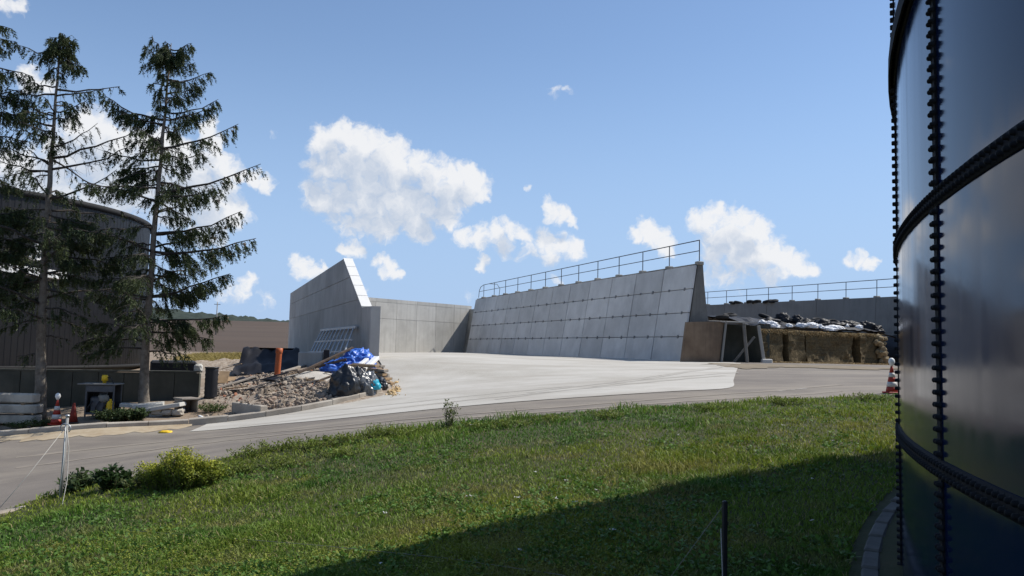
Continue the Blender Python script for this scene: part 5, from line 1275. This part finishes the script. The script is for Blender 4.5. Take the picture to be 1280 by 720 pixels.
# broad-leaved weeds in the lawn
XY = lawn_points(9000, 3.2, 20, 1.3); X, Y = XY[:, 0], XY[:, 1]; k = fbm(X*.8, Y*.8, 50) > .52; X, Y = X[k], Y[k]; n = len(X)
def leafy(name, C, S, colr, r_, label, cat, upb=.5):
    n = len(C); nd = r_.normal(size=(n, 3)); nd[:, 2] = abs(nd[:, 2])*upb; nd /= np.linalg.norm(nd, axis=1)[:, None]
    s = np.cross(nd, np.array([0, 0, 1.])+r_.normal(size=(n, 3))*.5); s /= np.linalg.norm(s, axis=1)[:, None]
    w = (S*.30)[:, None]; l = S[:, None]
    V = np.stack([C, C+nd*l*.5-s*w, C+nd*l, C+nd*l*.5+s*w], 1).reshape(-1, 3); i = np.arange(n)*4
    F_ = np.stack([np.stack([i, i+1, i+2], 1), np.stack([i, i+2, i+3], 1)], 1).reshape(-1)
    me = bpy.data.meshes.new(name); me.vertices.add(4*n); me.vertices.foreach_set('co', V.astype(np.float32).ravel()); me.loops.add(6*n); me.loops.foreach_set('vertex_index', F_.astype(np.int32)); me.polygons.add(2*n); me.polygons.foreach_set('loop_start', np.arange(0, 6*n, 3, dtype=np.int32))
    try: me.polygons.foreach_set('loop_total', np.full(2*n, 3, dtype=np.int32))
    except Exception: pass
    me.update(calc_edges=True); at_ = me.attributes.new('tint', 'FLOAT_COLOR', 'POINT'); C4 = np.c_[np.repeat(colr, 4, 0), np.ones(4*n)]; at_.data.foreach_set('color', C4.astype(np.float32).ravel())
    me.materials.append(M['grass']); o = bpy.data.objects.new(name, me); COL.objects.link(o)
    if label: tag(o, label, cat, None, 'stuff')
    return o
C = np.repeat(np.c_[X, Y, hgt(X, Y)+.04], 9, 0); C[:, :2] += r_.normal(size=(len(C), 2))*.035; C[:, 2] += r_.random(len(C))*.04
leafy('broad_leaf_weeds', C, .03+.03*r_.random(len(C)), np.array([.085, .165, .028])*(.7+.7*r_.random(len(C)))[:, None], r_, 'low broad leaved weeds mixed into the lawn', 'weeds')
XY = lawn_points(70, 3.5, 18, 1.3); X, Y = XY[:, 0], XY[:, 1]; k = fbm(X*.5, Y*.5, 77) > .5; X, Y = X[k], Y[k]
k = None
# yellow-flowering weed patches towards the road at left
XY2 = lawn_points(9000, 5, 20, 1.2); sx, sy = XY2[:, 0], XY2[:, 1]; kk = (fbm(sx*.7, sy*.7, 91) > .58) & (sx < 1.0); sx, sy = sx[kk], sy[kk]
C = np.repeat(np.c_[sx, sy, hgt(sx, sy)+.05], 8, 0); C[:, :2] += r_.normal(size=(len(C), 2))*.05; C[:, 2] += r_.random(len(C))*.09
leafy('yellow_weeds', C, .014+.014*r_.random(len(C)), np.array([.20, .23, .03])*(.5+.8*r_.random(len(C)))[:, None], r_, 'yellow green flowering weeds in patches over the lawn', 'weeds')
C = np.repeat(np.c_[X, Y, hgt(X, Y)+.13], 6, 0); C[:, :2] += r_.normal(size=(len(C), 2))*.012
leafy('white_flowers', C, np.full(len(C), .022), np.full((len(C), 3), .75), r_, 'tiny white flowers dotted over the lawn', 'flowers', .2)
# plants
def plant(name, label, cat, loc, h, rad, nst, nleaf, ls, c1, c2, seed, group=None, upb=.6, flowers=None, tip=True):
    r = np.random.default_rng(seed); rd = random.Random(seed); t = thing(name, label, cat, loc, 0, group)
    st = MB(); C = []; 
    for i in range(nst):
        a = rd.uniform(0, 6.28); q = rd.random()**.6; hh = h*rd.uniform(.55, 1.0)*(1-.25*q); b = Vector((math.cos(a)*rad*q*.4, math.sin(a)*rad*q*.4, -.03)); e = Vector((math.cos(a)*rad*q, math.sin(a)*rad*q, hh)); md = (b+e)/2+Vector((rd.uniform(-.05, .05), rd.uniform(-.05, .05), hh*.08))
        st.tube([b, md, e], [.008, .006, .002], 4, cap=False)
        for k in range(nleaf):
            u = (rd.random()**.7)*.95+.05; p = b.lerp(md, u*2) if u < .5 else md.lerp(e, u*2-1); C.append(p+Vector((rd.gauss(0, .03), rd.gauss(0, .03), rd.gauss(0, .02))))
    C = np.array([tuple(c) for c in C]); n = len(C); k = (C[:, 2]/max(h, .01))[:, None]
    k2 = np.clip(k+r.normal(size=(n, 1))*.25, 0, 1); col = (np.array(c1)*(1-k2)+np.array(c2)*k2)*(.7+.6*r.random((n, 1)))
    st.build('stems', M['stem'], t); o = leafy('leaves', C, ls*(.6+.8*r.random(n)), col, r, None, None, upb); o.parent = t; o['kind'] = 'stuff'
    if flowers:
        C2 = C[C[:, 2] > h*.55]; C2 = C2[r.random(len(C2)) < flowers[1]]
        if len(C2): o = leafy('flowers', C2+np.array([0, 0, .03]), np.full(len(C2), .03), np.array(flowers[0])*(.7+.6*r.random((len(C2), 1))), r, None, None, .8); o.parent = t; o['kind'] = 'stuff'
    return t
M['stem'] = mat('plant_stems', (.07, .08, .03), (.12, .11, .05), .8, 10)
GY = ((.10, .15, .022), (.32, .35, .045))
def gp(px, py, dy=0): p = g(px, py); p.y += dy; p.z = h1(p.x, p.y)+.02; return p
plant('yellow_bush', 'tallest bushy yellow green weed clump beside the road edge', 'weed', gp(226, 614), .62, .30, 60, 80, .028, *GY, 1, None, .8, ((.42, .40, .04), .35))
plant('yellow_bush', 'yellow green weed clump leaning left of the tallest bush', 'weed', gp(200, 614), .46, .34, 70, 80, .030, *GY, 61, None, .8, ((.42, .40, .04), .3))
plant('yellow_bush', 'lower yellow green clump crowding the right side of the tallest bush', 'weed', gp(246, 612), .44, .32, 60, 80, .030, *GY, 62, None, .8, ((.42, .40, .04), .3))
plant('leafy_weed', 'dark green leafy weed growing between fence post and yellow bush', 'weed', gp(143, 614), .36, .30, 26, 34, .075, (.030, .060, .018), (.050, .085, .028), 2)
plant('leafy_weed', 'dark green creeping weed around the foot of the fence post', 'weed', gp(97, 616), .30, .34, 24, 30, .07, (.032, .062, .02), (.06, .085, .03), 3)
plant('leafy_weed', 'low weed clump filling the gap left of the yellow bush', 'weed', gp(180, 612), .24, .34, 24, 30, .05, (.05, .075, .02), (.09, .10, .03), 4)
plant('yellow_bush', 'low yellowish weed patch right of the big yellow bush', 'weed', gp(258, 606), .30, .38, 36, 40, .045, *GY, 5, None, .8)
plant('tall_weed', 'thin tall weed standing alone at the lawn edge before the concrete yard', 'weed', gp(560, 537), .62, .22, 12, 30, .04, (.05, .09, .02), (.14, .16, .035), 6, None, .8)
for i, (px, py, h_) in enumerate(((310, 566, .3), (345, 556, .26), (390, 556, .34), (430, 548, .26), (470, 540, .3), (505, 538, .22), (600, 530, .2), (640, 526, .18), (300, 585, .22), (350, 577, .22), (420, 565, .2), (690, 520, .16), (760, 516, .2), (890, 506, .2), (985, 500, .26), (1085, 494, .26))):
    plant('edge_weed', 'tuft of yellow green weeds along the upper lawn edge', 'weed', gp(px, py+9), h_*.8, .42, 26, 28, .034, GY[0], (.19, .22, .034), 20+i, 'weeds along the lawn edge', .8)
plant('kerb_bush', 'dark leafy bush in front of the pump unit behind the kerb', 'bush', gp(136, 532, .35), .42, .55, 60, 36, .07, (.022, .040, .014), (.05, .075, .026), 50)
plant('kerb_bush', 'leafy bush between the pump unit and the slab stack', 'bush', gp(163, 530, .3), .40, .42, 50, 36, .07, (.022, .042, .015), (.055, .085, .028), 51)
plant('kerb_weed', 'low weeds at the foot of the first spruce', 'weed', gp(45, 535, .25), .16, .6, 50, 14, .05, (.04, .07, .02), (.08, .11, .03), 52)
plant('kerb_weed', 'small green weeds growing right of the dark crate', 'weed', gp(262, 516, .2), .22, .5, 50, 16, .05, (.04, .075, .018), (.09, .13, .03), 53)
plant('kerb_weed', 'sparse weeds behind the kerb between cone and beams', 'weed', gp(20, 538, .3), .14, .6, 40, 14, .05, (.04, .07, .02), (.08, .11, .03), 54)
# dry yellow verge before the field
XYv = np.array([(lambda p: (p.x, p.y))(g(random.uniform(242, 300), random.uniform(446.5, 455))) for _ in range(1500)])
X = np.repeat(XYv[:, 0], 6)+r_.normal(size=9000)*.4; Y = np.repeat(XYv[:, 1], 6)+r_.normal(size=9000)*1.2
blades('dry_grass', X, Y, .2+.25*r_.random(len(X)), .03+.02*r_.random(len(X)), np.array([.36, .29, .10])*(.6+.7*r_.random(len(X)))[:, None], .8, r_, 'dry yellow grass strip before the ploughed field', 'dry grass')

p = g(-6, 650); p2 = g(36, 634)
d2 = Vector((p2.x-p.x, p2.y-p.y)); o = MB().bbox((0, -.06, -.1), (d2.length, .06, .10), .02).build('edging_stone', M['kerb'], None, loc=p, rot=(0, 0, math.atan2(d2.y, d2.x))); tag(o, 'pale edging stone at the road side of the lawn below the fence post', 'edging stone')
